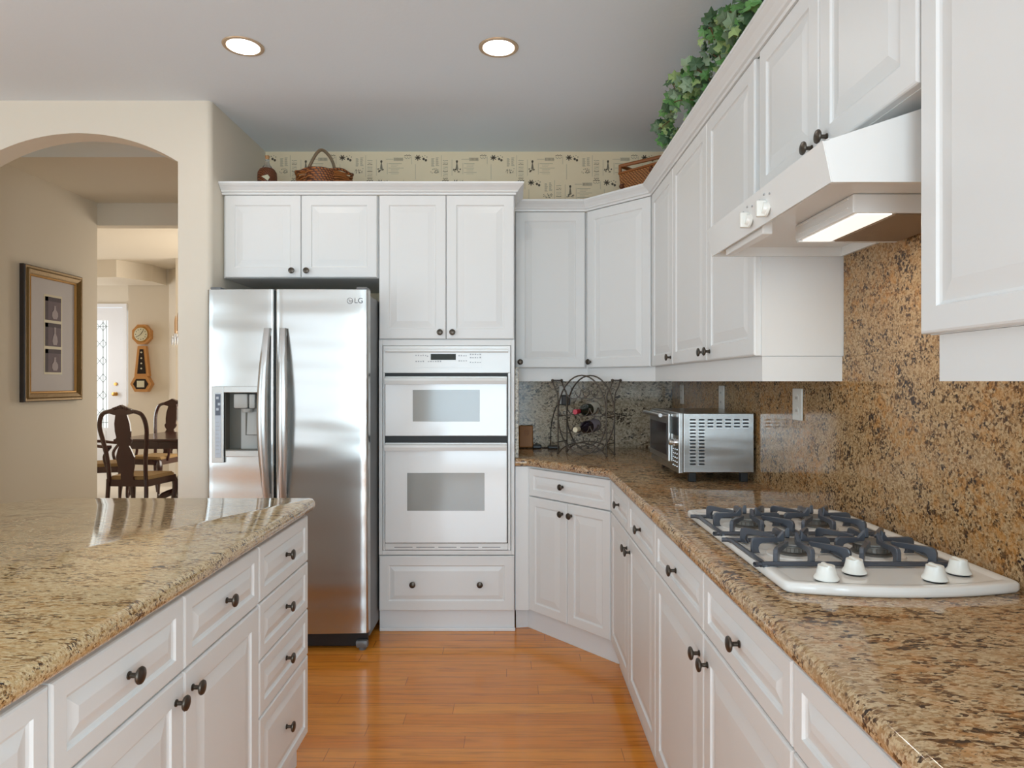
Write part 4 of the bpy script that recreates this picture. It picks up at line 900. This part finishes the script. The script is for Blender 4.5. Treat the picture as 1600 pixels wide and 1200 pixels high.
bottle('dark wine bottle with a cream foil cap, the lower one in the wire rack', 0.144, 1.0705, M['bottlered'], M['capcream'], M['labelgrey'])

# ============================================================ OUTLETS, ADAPTER, BOARD
def outlet_right(label, y, z0, z1, w_=0.075, slots=True):
    o = thing('wall_outlet', label, 'outlet', (SX, y, z0), 0, 'outlets on the right backsplash')
    bm = B(); box(bm, SX - 0.007, SX - 0.0005, y - w_ / 2, y + w_ / 2, z0, z1, 0.003); part('cover_plate', bm, M['outlet'], o, world=True)
    bm = B(); zc = (z0 + z1) / 2
    for dz in (-0.022, 0.022):
        lathe(bm, [(0.015, 0), (0.015, 0.002), (0, 0.002)], (SX - 0.007, y, zc + dz), (-1, 0, 0), 16, 0)
        for dy in (-0.006, 0.006): box(bm, SX - 0.0098, SX - 0.0088, y + dy - 0.001, y + dy + 0.001, zc + dz - 0.004, zc + dz + 0.005, 0, 1)
    part('receptacle', bm, [M['outlet'], M['outletdark']], o, world=True)
outlet_right('white outlet plate on the granite between the toaster oven and the hood', 2.297, 1.186, 1.296)
outlet_right('white outlet plate on the granite directly above the toaster oven', 3.13, 1.19, 1.30)
outlet_right('white outlet plate on the right granite wall closest to the back corner', 3.86, 1.19, 1.30, 0.07)
o = thing('wall_outlet', 'white outlet plate behind the left side of the wine rack', 'outlet', (0.325, SY, 1.18))
bm = B(); box(bm, 0.290, 0.362, SY - 0.007, SY - 0.0005, 1.178, 1.293, 0.003); part('cover_plate', bm, M['outlet'], o, world=True)
bm = B(); lathe(bm, [(0.014, 0), (0.014, 0.002), (0, 0.002)], (0.326, SY - 0.007, 1.262), (0, -1, 0), 16); box(bm, 0.322, 0.324, SY - 0.0098, SY - 0.0088, 1.258, 1.267, 0, 1); box(bm, 0.329, 0.331, SY - 0.0098, SY - 0.0088, 1.258, 1.267, 0, 1); part('receptacle', bm, [M['outlet'], M['outletdark']], o, world=True)
ad = thing('power_adapter', 'black plug-in power adapter on the outlet behind the wine rack', 'adapter', (0.33, SY - 0.01, 1.18))
bm = B(); box(bm, 0.302, 0.354, SY - 0.045, SY - 0.0075, 1.176, 1.236, 0.005, 0); box(bm, 0.308, 0.348, SY - 0.0460, SY - 0.0448, 1.186, 1.228, 0, 1); part('adapter_body', bm, [M['blackplastic'], M['outletdark']], ad, world=True)
bm = B(); tube(bm, smooth_path([(0.310, SY - 0.02, 1.180), (0.270, SY - 0.02, 1.165), (0.240, SY - 0.02, 1.05), (0.236, SY - 0.02, 0.95), (0.22, SY - 0.03, 0.919), (0.18, SY - 0.05, 0.918)], 6), 0.0028, 6); part('cord', bm, M['blackplastic'], ad, world=True)
bm = B(); box(bm, 0.125, 0.178, SY - 0.085, SY - 0.03, 0.915, 0.937, 0.006); box(bm, 0.215, 0.285, SY - 0.10, SY - 0.055, 0.9148, 0.934, 0.006); tagged('charging_dock', bm, M['blackplastic'], 'small low black charger lying on the counter behind the wine rack', 'charger', (0.2, SY - 0.06, 0.9148))
bd = thing('cutting_board', 'small bamboo cutting board leaning in the corner beside the oven cabinet', 'cutting board', (0.085, 4.07, 0.9145))
bm = B(); box(bm, 0.042, 0.128, -0.009, 0.009, 0, 0.135, 0.006); 
mt = Matrix.Translation((0, SY - 0.050, 0.9185)) @ Matrix.Rotation(R(-12), 4, 'X'); bm.transform(mt); part('board', bm, M['board'], bd, world=True)
bm = B(); tube(bm, [(0.088 + 0.013 * math.cos(a), -0.0095, 0.09 + 0.017 * math.sin(a)) for a in [R(k * 20) for k in range(18)]], 0.0012, 5, True); [tube(bm, [(0.080, -0.0095, 0.09 + dz), (0.096, -0.0095, 0.09 + dz)], 0.001, 4) for dz in (-0.006, 0, 0.006)]; bm.transform(mt); part('burned_mark', bm, M['boardmark'], bd, world=True)

# ============================================================ THINGS ON TOP OF THE CABINETS
TZ = 2.2985
dj = thing('demijohn', 'small wicker-covered glass jug with a cork on top of the refrigerator cabinet', 'jug', (-1.372, 3.75, TZ))
bm = B(); lathe(bm, [(0.048, 0), (0.052, 0.01), (0.053, 0.165), (0.051, 0.19), (0.040, 0.208), (0.030, 0.213)], (-1.372, 3.75, TZ + 0.0006), seg=28, sx=1); part('wicker_cover', bm, M['wick3'], dj, world=True)
bm = B(); prism(bm, [(-1.385, TZ + 0.155), (-1.350, TZ + 0.165), (-1.338, TZ + 0.15), (-1.350, TZ + 0.13), (-1.362, TZ + 0.14)], 'y', 3.694, 3.697); part('paper_tag', bm, M['paperbit'], dj, world=True)
bm = B(); lathe(bm, [(0.033, 0.206), (0.026, 0.222), (0.015, 0.236), (0.012, 0.255), (0.014, 0.258), (0.014, 0.264), (0, 0.264)], (-1.372, 3.75, TZ), seg=24); part('glass_neck', bm, M['glassclear'], dj, world=True)
bm = B(); lathe(bm, [(0.010, 0.2645), (0.0125, 0.285), (0, 0.286)], (-1.372, 3.75, TZ), seg=14); part('cork', bm, M['cork'], dj, world=True)
bk = thing('wicker_basket', 'oval brown willow basket with a tall hooped handle on top of the oven cabinets', 'basket', (-1.055, 3.76, TZ))
c = (-1.055, 3.76, TZ); bm = B()
lathe(bm, [(0.11, 0.0006), (0.13, 0.05), (0.145, 0.12), (0.150, 0.182), (0.143, 0.182), (0.137, 0.12), (0.12, 0.05), (0, 0.02)], c, seg=36, sx=1.0, sy=0.68); part('basket_bowl', bm, M['wick1'], bk, world=True)
bm = B()
for kk in range(15):
    zz_ = 0.015 + kk * 0.0115; rr = 0.117 + zz_ * 0.22
    tube(bm, [(c[0] + (rr + 0.003 * math.sin(10 * t + kk * 1.57)) * math.cos(t), c[1] + (rr + 0.003 * math.sin(10 * t + kk * 1.57)) * 0.68 * math.sin(t), c[2] + zz_ + 0.004 * math.sin(5 * t + kk)) for t in [2 * math.pi * k / 60 for k in range(60)]], 0.0052, 6, True)
part('willow_weave', bm, M['cane'], bk, world=True)
bm = B(); tube(bm, [(c[0] + 0.157 * math.cos(t), c[1] + 0.107 * math.sin(t), c[2] + 0.185 + 0.006 * math.sin(6 * t)) for t in [2 * math.pi * k / 40 for k in range(40)]], 0.008, 8, True); part('rim', bm, M['wick1'], bk, world=True)
bm = B(); tube(bm, smooth_path([(c[0] - 0.068, c[1] - 0.10, c[2] + 0.15), (c[0] - 0.066, c[1] - 0.07, c[2] + 0.20), (c[0] - 0.035, c[1] - 0.02, c[2] + 0.30), (c[0] - 0.005, c[1] + 0.01, c[2] + 0.322), (c[0] + 0.035, c[1] + 0.04, c[2] + 0.27), (c[0] + 0.052, c[1] + 0.07, c[2] + 0.17), (c[0] + 0.055, c[1] + 0.095, c[2] + 0.14)], 6), 0.0088, 8); part('handle', bm, M['handlebark'], bk, world=True)
# woven hamper in the corner
T2 = 2.2855
hp = thing('wicker_hamper', 'square honey wicker hamper with cane edging on top of the corner wall cabinet', 'basket', (0.785, 3.76, T2), R(-47))
bm = B(); hv = 0.205
def frustum(bm, w0, d0, w1, d1, z0, z1, t=0.008):
    lo = [(-w0, -d0, z0), (w0, -d0, z0), (w0, d0, z0), (-w0, d0, z0)]; hi = [(-w1, -d1, z1), (w1, -d1, z1), (w1, d1, z1), (-w1, d1, z1)]
    li = [(a * (1 - t / w1), b_ * (1 - t / d1), z1) for a, b_, _ in hi]; bi = [(a * (1 - t / w0), b_ * (1 - t / d0), z0 + t) for a, b_, _ in lo]
    V = [[bm.verts.new(p) for p in rg] for rg in (lo, hi, li, bi)]
    for a, b_ in zip(V, V[1:]):
        for k in range(4): bm.faces.new((a[k], a[(k + 1) % 4], b_[(k + 1) % 4], b_[k]))
    bm.faces.new(V[0]); bm.faces.new(V[3])
frustum(bm, 0.125, 0.10, 0.140, 0.115, 0.0006, hv); part('woven_box', bm, M['wick2'], hp)
bm = B(); zt = hv + 0.005
for (x0, y0, x1, y1) in ((-0.14, -0.115, 0.14, -0.115), (0.14, -0.115, 0.14, 0.115), (0.14, 0.115, -0.14, 0.115), (-0.14, 0.115, -0.14, -0.115)): tube(bm, [(x0, y0, zt), (x1, y1, zt)], 0.007, 8)
part('rim', bm, M['cane'], hp)
bm = B()
for (x0, y0, x1, y1) in ((-0.135, -0.11, 0.135, -0.05), (-0.135, 0.11, 0.135, 0.11)):
    tube(bm, [(x0, y0, hv + 0.048), (x1, y1, hv + 0.055)], 0.0105, 8)
tube(bm, [(-0.135, -0.11, hv + 0.048), (-0.135, 0.11, hv + 0.048)], 0.0105, 8); tube(bm, [(0.135, -0.05, hv + 0.055), (0.135, 0.11, hv + 0.055)], 0.0105, 8)
for (x, y) in ((-0.135, -0.11), (0.135, -0.05), (0.135, 0.11), (-0.135, 0.11)): tube(bm, [(x, y, hv), (x, y, hv + 0.052)], 0.0095, 8)
part('cane_rail', bm, M['cane'], hp)
bm = B()
for (x, z) in ((-0.125, 0.10), (-0.122, 0.135), (0.08, 0.185)): ball(bm, (x, -0.112 , z), 0.016)
part('rattan_knot', bm, M['wick3'], hp)
bm = B(); prism(bm, [(-0.05, hv - 0.02), (0.02, hv + 0.045), (0.05, hv + 0.02), (0.03, hv - 0.02)], 'y', -0.06, -0.0585); part('paper_slip', bm, M['paperbit'], hp)
pl = thing('decorative_plate', 'small grey glazed plate with a yellow flower standing behind the crown moulding', 'plate', (0.575, 3.90, T2))
bm = B(); lathe(bm, [(0, 0), (0.03, 0), (0.045, 0.008), (0.048, 0.010), (0.044, 0.014), (0.03, 0.006), (0, 0.006)], (0.575, 3.90, T2 + 0.0485), (0, 1, 0.2), 28); part('dish', bm, M['plate'], pl, world=True)
bm = B(); [ball(bm, (0.575 + 0.012 * math.cos(a), 3.896, T2 + 0.052 + 0.012 * math.sin(a)), 0.009, seg=8) for a in (0, 1.3, 2.5, 3.8, 5)]; part('flower_relief', bm, M['plateyel'], pl, world=True)

# ivy garland lying along the top of the right wall cabinets
iv = thing('ivy_garland', 'trailing green artificial ivy garland on top of the right wall cabinets', 'garland', (0.80, 2.7, T2))
rd = random.Random(11)
stems = B(); leaves = B(); spots = []
for s_ in range(19):
    y = 3.08 - s_ * 0.074; x = 0.80 + rd.uniform(-0.03, 0.06)
    p = [Vector((x, y, T2 + 0.012))]
    hgt = rd.uniform(0.10, 0.27) * (0.8 if s_ < 3 else 1.0) * (0.6 if s_ in (14, 15) else 1)
    for k in range(1, 6):
        t = k / 5; p.append(Vector((x - rd.uniform(0.06, 0.15) * t * 1.1, y + rd.uniform(-0.05, 0.05) + 0.06 * t, T2 + 0.012 + hgt * math.sin(t * 2.2) * 1.05)))
    sp = smooth_path(p, 4); tube(stems, sp, 0.0022, 5)
    spots += [q_ for q_ in sp[3:]]
tube(stems, smooth_path([(0.80, 3.12, T2 + 0.014), (0.83, 2.9, T2 + 0.014), (0.80, 2.6, T2 + 0.014), (0.84, 2.2, T2 + 0.014), (0.81, 1.8, T2 + 0.014)], 8), 0.005, 6)
def leaf(bm, c, sz, mi):
    ang = [90, 62, 40, 12, -18, -48, -75, -90, -105, -132, -162, 168, 140, 118]; rad = [1.0, 0.62, 0.86, 0.5, 0.78, 0.55, 0.5, 0.25, 0.5, 0.55, 0.78, 0.5, 0.86, 0.62]
    M_ = Matrix.Translation(c) @ Matrix.Rotation(rd.uniform(-0.9, 0.9), 4, 'Z') @ Matrix.Rotation(R(90) + rd.uniform(-0.8, 0.8), 4, 'X') @ Matrix.Rotation(rd.uniform(0, 6.28), 4, 'Z')
    cv = bm.verts.new(M_ @ Vector((0, 0, 0.1 * sz)))
    vs = [bm.verts.new(M_ @ Vector((sz * r_ * math.cos(R(a)), sz * r_ * math.sin(R(a)), -0.12 * sz * r_))) for a, r_ in zip(ang, rad)]
    for k in range(len(vs)): f = bm.faces.new((cv, vs[k], vs[(k + 1) % len(vs)])); f.material_index = mi
for sp in spots:
    for k in range(2):
        cpt = sp + Vector((rd.uniform(-0.03, 0.03), rd.uniform(-0.04, 0.04), rd.uniform(-0.015, 0.03)))
        sz = rd.choice((0.014, 0.02, 0.028, 0.036, 0.040))
        cpt.z = max(cpt.z, T2 + 0.048); cpt.x = min(cpt.x, WR - 0.06)
        leaf(leaves, cpt, sz, rd.choice((0, 0, 1, 1, 2, 2, 3)))
part('stems', stems, M['stem'], iv, world=True)
lo_ = part('leaves', leaves, [M['leaf1'], M['leaf2'], M['leaf3'], M['leaf4']], iv, world=True, recalc=False); lo_['kind'] = 'stuff'

# ============================================================ DOWNLIGHTS
for lab, x, y in (('round recessed ceiling downlight on the left, above the arch side', -1.137, 2.83), ('round recessed ceiling downlight on the right, above the oven side', -0.057, 2.84)):
    d = thing('recessed_downlight', lab, 'ceiling light', (x, y, CZ), 0, 'recessed downlights')
    bm = B(); lathe(bm, [(0.066, 0.0005), (0.068, 0.004), (0.074, 0.006), (0.083, 0.004), (0.085, 0.0005)], (x, y, CZ), (0, 0, -1), 40); part('trim_ring', bm, M['cantrim'], d, 'thin brass coloured ring', world=True)
    bm = B(); lathe(bm, [(0, 0.0045), (0.066, 0.0045), (0.066, 0.0005)], (x, y, CZ), (0, 0, -1), 40); part('lens', bm, M['lamp'], d, 'glowing white lens', world=True)
    area('downlight_beam', (x, y, CZ - 0.012), (0, 0, 0), 0.12, 0.12, 1.5, (1, 0.93, 0.84), 'DISK')
area('hood_lamp_beam', (0.77, 1.56, 1.668), (0, 0, 0), 0.06, 0.2, 0.8, (1, 0.9, 0.75))

# ============================================================ PICTURE, CLOCK
pc = thing('framed_picture', 'tall gold-framed picture of three vases in shelf niches on the hall wall', 'picture', (HX, 4.78, 1.18))
PY0, PY1, PZ0, PZ1 = 4.48, 5.085, 1.180, 2.112
def ring_frame(bm, y0, y1, z0, z1, steps, mi):
    rv = [[bm.verts.new((HX + d, y, z)) for y, z in ((y0 + i, z0 + i), (y1 - i, z0 + i), (y1 - i, z1 - i), (y0 + i, z1 - i))] for i, d in steps]
    for n_, (a, b_) in enumerate(zip(rv, rv[1:])):
        for k in range(4): f = bm.faces.new((a[k], a[(k + 1) % 4], b_[(k + 1) % 4], b_[k])); f.material_index = mi[n_] if isinstance(mi, list) else mi
bm = B(); ring_frame(bm, PY0, PY1, PZ0, PZ1, [(0, 0.001), (0, 0.030), (0.006, 0.038), (0.020, 0.036), (0.030, 0.044), (0.052, 0.034), (0.060, 0.028), (0.068, 0.030), (0.072, 0.018)], [1, 1, 0, 0, 0, 0, 2, 2])
part('frame', bm, [M['frame'], M['framedark'], M['goldbead']], pc, world=True)
bm = B(); box(bm, HX + 0.001, HX + 0.018, PY0 + 0.07, PY1 - 0.07, PZ0 + 0.07, PZ1 - 0.07); part('mat_board', bm, M['matboard'], pc, world=True)
bm = B(); xx = HX + 0.0182; ny0, ny1 = 4.70, 4.865
box(bm, xx, xx + 0.001, ny0 - 0.012, ny1 + 0.012, 1.37, 1.935, 0, 3)
for k in range(3):
    z0 = 1.385 + k * 0.185; z1 = z0 + 0.165
    box(bm, xx + 0.001, xx + 0.0015, ny0, ny1, z0, z1, 0, 0); box(bm, xx + 0.0015, xx + 0.002, ny0, ny1, z1 - 0.03, z1, 0, 1); box(bm, xx + 0.0015, xx + 0.002, ny0, ny0 + 0.03, z0, z1, 0, 1)
    yc_ = 4.80; prof = [(0.018, 0), (0.032, 0.02), (0.030, 0.045), (0.012, 0.065), (0.008, 0.085), (0.012, 0.095)]
    if k == 1: prof = [(0.018, 0), (0.028, 0.025), (0.022, 0.055), (0.008, 0.08), (0.007, 0.115), (0.012, 0.125)]
    pts_ = [(yc_ + r_, z0 + 0.012 + h_) for r_, h_ in prof] + [(yc_ - r_, z0 + 0.012 + h_) for r_, h_ in prof[::-1]]
    prism(bm, pts_, 'x', xx + 0.002, xx + 0.003, 2)
part('print', bm, [M['niche'], M['niche2'], M['vasepaint'], M['gilt']], pc, world=True)

ck = thing('banjo_clock', 'honey wood banjo wall clock with an octagonal dial head', 'clock', (-5.05, 9.2, 1.2))
s9 = 1045 / 9.2; CXk = (225 - 800) / s9
zk = lambda py: 1.32 - (py - 596) / s9
def poly(cx, cz, rx, rz, n, rot=0): return [(cx + rx * math.cos(R(rot + 360 * k / n)), cz + rz * math.sin(R(rot + 360 * k / n))) for k in range(n)]
bm = B(); prism(bm, poly(CXk, zk(523), 0.135, 0.145, 8, 22.5), 'y', 9.13, 9.1995); part('dial_case', bm, M['clockwood'], ck, world=True)
bm = B(); prism(bm, poly(CXk, zk(523), 0.105, 0.115, 8, 22.5), 'y', 9.126, 9.1305, 1); lathe(bm, [(0.088, 0), (0.092, 0.006), (0.085, 0.008), (0, 0.008)], (CXk, 9.126, zk(523)), (0, -1, 0), 28, 0)
for k in range(12): a = k * math.pi / 6; box(bm, CXk + 0.07 * math.cos(a) - 0.004, CXk + 0.07 * math.cos(a) + 0.004, 9.1165, 9.118, zk(523) + 0.07 * math.sin(a) - 0.006, zk(523) + 0.07 * math.sin(a) + 0.006, 0, 2)
tube(bm, [(CXk, 9.116, zk(523)), (CXk + 0.03, 9.116, zk(523) + 0.045)], 0.003, 5, mi=2); tube(bm, [(CXk, 9.116, zk(523)), (CXk - 0.045, 9.116, zk(523) - 0.03)], 0.0025, 5, mi=2)
part('dial', bm, [M['dial'], M['brass'], M['clockglass']], ck, 'pale round dial', world=True)
bm = B(); prism(bm, [(CXk - 0.055, zk(541)), (CXk + 0.055, zk(541)), (CXk + 0.10, zk(588)), (CXk - 0.10, zk(588))], 'y', 9.14, 9.1995); part('throat', bm, M['clockwood'], ck, world=True)
bm = B(); prism(bm, [(CXk - 0.025, zk(546)), (CXk + 0.025, zk(546)), (CXk + 0.060, zk(584)), (CXk - 0.060, zk(584))], 'y', 9.136, 9.1405); [ball(bm, (CXk, 9.136, zk(p_)), 0.012, 1, 8) for p_ in (551, 560, 568, 576)]; part('throat_glass', bm, [M['clockglass'], M['dial']], ck, world=True)
hexp = [(CXk - 0.145, zk(600)), (CXk - 0.085, zk(588)), (CXk + 0.085, zk(588)), (CXk + 0.145, zk(600)), (CXk + 0.085, zk(612)), (CXk - 0.085, zk(612))]
bm = B(); prism(bm, hexp, 'y', 9.12, 9.1995); part('pendulum_box', bm, M['clockwood'], ck, world=True)
bm = B(); prism(bm, [((x - CXk) * 0.72 + CXk, (z - zk(600)) * 0.66 + zk(600)) for x, z in hexp], 'y', 9.116, 9.1205); box(bm, CXk - 0.05, CXk + 0.05, 9.1135, 9.1165, zk(600) - 0.045, zk(600) + 0.045, 0.0, 1); part('pendulum_glass', bm, [M['clockglass'], M['dial']], ck, world=True)

# ============================================================ DINING SET
def chair_parts(t, arms):
    sh = 0.45
    bm = B(); prism(bm, [(-0.19, -0.18), (0.19, -0.18), (0.225, 0.20), (0.19, 0.225), (-0.19, 0.225), (-0.225, 0.20)], 'z', sh - 0.065, sh - 0.005); part('seat_rail', bm, M['mahogany'], t)
    bm = B(); prism(bm, [(-0.175, -0.165), (0.175, -0.165), (0.21, 0.19), (0.18, 0.212), (-0.18, 0.212), (-0.21, 0.19)], 'z', sh - 0.005, sh + 0.025); bmesh.ops.bevel(bm, geom=[e for e in bm.edges if all(v.co.z > sh for v in e.verts)], offset=0.012, segments=2, affect='EDGES'); part('seat', bm, M['seatfab'], t, 'gold patterned upholstered seat')
    for sx in (-1, 1):
        bm = B(); p = smooth_path([(sx * 0.195, 0.195, sh - 0.02), (sx * 0.215, 0.215, sh - 0.10), (sx * 0.195, 0.20, 0.20), (sx * 0.185, 0.195, 0.07), (sx * 0.205, 0.215, 0.015)], 4); tube(bm, p, [0.026, 0.028, 0.030, 0.031, 0.031, 0.029, 0.026, 0.022, 0.019, 0.017, 0.015, 0.014, 0.014, 0.014, 0.015, 0.019, 0.022][:len(p)], 8); part('leg', bm, M['mahogany'], t)
        bm = B(); tube(bm, smooth_path([(sx * 0.175, -0.18, sh), (sx * 0.18, -0.19, 0.25), (sx * 0.185, -0.235, 0.0)], 5), 0.018, 8); part('leg', bm, M['mahogany'], t)
        bm = B(); tube(bm, smooth_path([(sx * 0.17, -0.175, sh - 0.03), (sx * 0.175, -0.19, sh + 0.16), (sx * 0.20, -0.215, sh + 0.34), (sx * 0.215, -0.24, sh + 0.47), (sx * 0.185, -0.255, sh + 0.575), (sx * 0.115, -0.262, sh + 0.605), (sx * 0.05, -0.262, sh + 0.600)], 5), 0.0185, 8); part('back_post', bm, M['mahogany'], t)
    bm = B(); prism(bm, [(-0.11, 0.59), (-0.05, 0.575), (0.05, 0.575), (0.11, 0.59), (0.10, 0.625), (0.055, 0.64), (0.0, 0.665), (-0.055, 0.64), (-0.10, 0.625)], 'y', -0.28, -0.245); bm.transform(Matrix.Translation((0, 0, sh)))
    for k in range(7): ball(bm, (-0.06 + 0.02 * k, -0.28, sh + 0.63 + 0.015 * math.sin(k * 0.5)), 0.013, seg=8)
    part('crest', bm, M['mahogany'], t, 'carved crest rail')
    half = [(0.062, -0.02), (0.055, 0.05), (0.075, 0.12), (0.085, 0.20), (0.060, 0.27), (0.045, 0.30), (0.070, 0.33), (0.078, 0.355), (0.064, 0.375), (0.072, 0.43), (0.070, 0.50), (0.052, 0.58)]
    pts_ = half + [(-x, z) for x, z in half[::-1]]
    bm = B(); n = len(half)
    yb_ = lambda z: -0.175 - 0.145 * z
    F = [[bm.verts.new((sx * x, yb_(z) + dy, sh + z)) for dy in (-0.008, 0.008) for sx in (-1, 1)] for x, z in half]
    for a, b_ in zip(F, F[1:]):
        for i, j in ((0, 1), (1, 3), (3, 2), (2, 0)): bm.faces.new((a[i], a[j], b_[j], b_[i]))
    bm.faces.new([F[0][i] for i in (0, 1, 3, 2)]); bm.faces.new([F[-1][i] for i in (0, 1, 3, 2)])
    part('splat', bm, M['mahogany'], t)
    if arms:
        for sx in (-1, 1):
            bm = B(); tube(bm, smooth_path([(sx * 0.195, -0.20, sh + 0.22), (sx * 0.235, -0.08, sh + 0.225), (sx * 0.25, 0.06, sh + 0.205), (sx * 0.235, 0.13, sh + 0.20)], 5), 0.016, 8); tube(bm, smooth_path([(sx * 0.235, 0.12, sh + 0.20), (sx * 0.215, 0.06, sh + 0.10), (sx * 0.215, 0.09, sh - 0.03)], 5), 0.015, 8); part('arm', bm, M['mahogany'], t)
def chair(label, x, y, deg, arms=False):
    t = thing('dining_chair', label, 'chair', (x, y, 0), R(deg), 'carved dining chairs'); chair_parts(t, arms); return t
chair('dark carved dining chair seen from behind, nearest the arch', -3.41, 6.13, -4)
chair('dark carved armchair with a gold seat on the far side of the dining table', -4.10, 7.72, 168, True)
chair('dark carved dining chair at the left end of the table, behind the nearest chair', -4.30, 7.02, -70, True)
tb = thing('dining_table', 'polished dark mahogany dining table beyond the arch', 'table', (-2.95, 6.95, 0))
bm = B(); box(bm, -3.86, -2.15, 6.47, 7.42, 0.735, 0.762, 0.008); part('table_top', bm, M['mahogany'], tb, world=True)
bm = B(); box(bm, -3.80, -2.2, 6.53, 7.36, 0.66, 0.7345); part('apron', bm, M['mahogany'], tb, world=True)
for x in (-3.42, -2.5):
    bm = B(); lathe(bm, [(0.05, 0.12), (0.075, 0.2), (0.06, 0.3), (0.035, 0.4), (0.05, 0.55), (0.06, 0.6595)], (x, 6.95, 0), seg=16)
    for sy in (-1, 1):
        for sx in (-1, 1): tube(bm, smooth_path([(x, 6.95, 0.2), (x + sx * 0.12, 6.95 + sy * 0.16, 0.16), (x + sx * 0.2, 6.95 + sy * 0.27, 0.035)], 4), [0.035] * 5 + [0.028] * 4, 8)
    part('pedestal', bm, M['mahogany'], tb, world=True)
cp = thing('glass_compote', 'ruby red glass compote with hanging prisms on the dining table', 'vase', (-3.20, 6.62, 0.7625))
c = (-3.235, 6.66, 0.7628); bm = B(); lathe(bm, [(0.075, 0), (0.07, 0.02), (0.03, 0.05), (0.022, 0.10), (0.03, 0.14), (0.022, 0.18), (0.035, 0.23), (0.07, 0.27), (0.098, 0.325), (0.092, 0.33), (0.055, 0.27), (0, 0.25)], c, seg=20); part('bowl', bm, M['redglass'], cp, world=True)
bm = B()
for k in range(12): a = k * math.pi / 6; lathe(bm, [(0, 0), (0.007, -0.02), (0.006, -0.12), (0, -0.14)], (c[0] + 0.085 * math.cos(a), c[1] + 0.085 * math.sin(a), c[2] + 0.295), (0, 0, 1), 6)
part('prisms', bm, M['crystal'], cp, 'clear hanging glass prisms', world=True)
chd = thing('chandelier', 'crystal chandelier with candle sleeves over the dining table, mostly hidden by the arch', 'chandelier', (-3.10, 6.9, 2.86))
cx, cy = -3.10, 6.9; bm = B(); lathe(bm, [(0.06, 2.8595), (0.05, 2.83), (0.008, 2.82), (0.008, 2.1), (0.05, 2.0), (0.03, 1.85), (0.06, 1.75), (0, 1.66)], (cx, cy, 0), seg=14)
for k in range(6): a = k * math.pi / 3; tube(bm, smooth_path([(cx + 0.03 * math.cos(a), cy + 0.03 * math.sin(a), 1.80), (cx + 0.2 * math.cos(a), cy + 0.2 * math.sin(a), 1.72), (cx + 0.37 * math.cos(a), cy + 0.37 * math.sin(a), 1.80)], 5), 0.010, 8)
part('frame', bm, M['brass'], chd, world=True)
bm = B(); [lathe(bm, [(0.014, 0), (0.014, 0.12), (0.010, 0.15), (0, 0.19)], (cx + 0.37 * math.cos(k * math.pi / 3), cy + 0.37 * math.sin(k * math.pi / 3), 1.815), seg=10) for k in range(6)]; part('candle_sleeves', bm, M['candle'], chd, world=True)
bm = B()
for k in range(6):
    a = k * math.pi / 3
    for j in range(8): b_ = j * math.pi / 4; lathe(bm, [(0, 0), (0.010, -0.03), (0.008, -0.06), (0, -0.085)], (cx + 0.37 * math.cos(a) + 0.035 * math.cos(b_), cy + 0.37 * math.sin(a) + 0.035 * math.sin(b_), 1.80 - 0.03 * (j % 2)), (0, 0, 1), 6)
part('crystal_drops', bm, M['crystal'], chd, world=True)
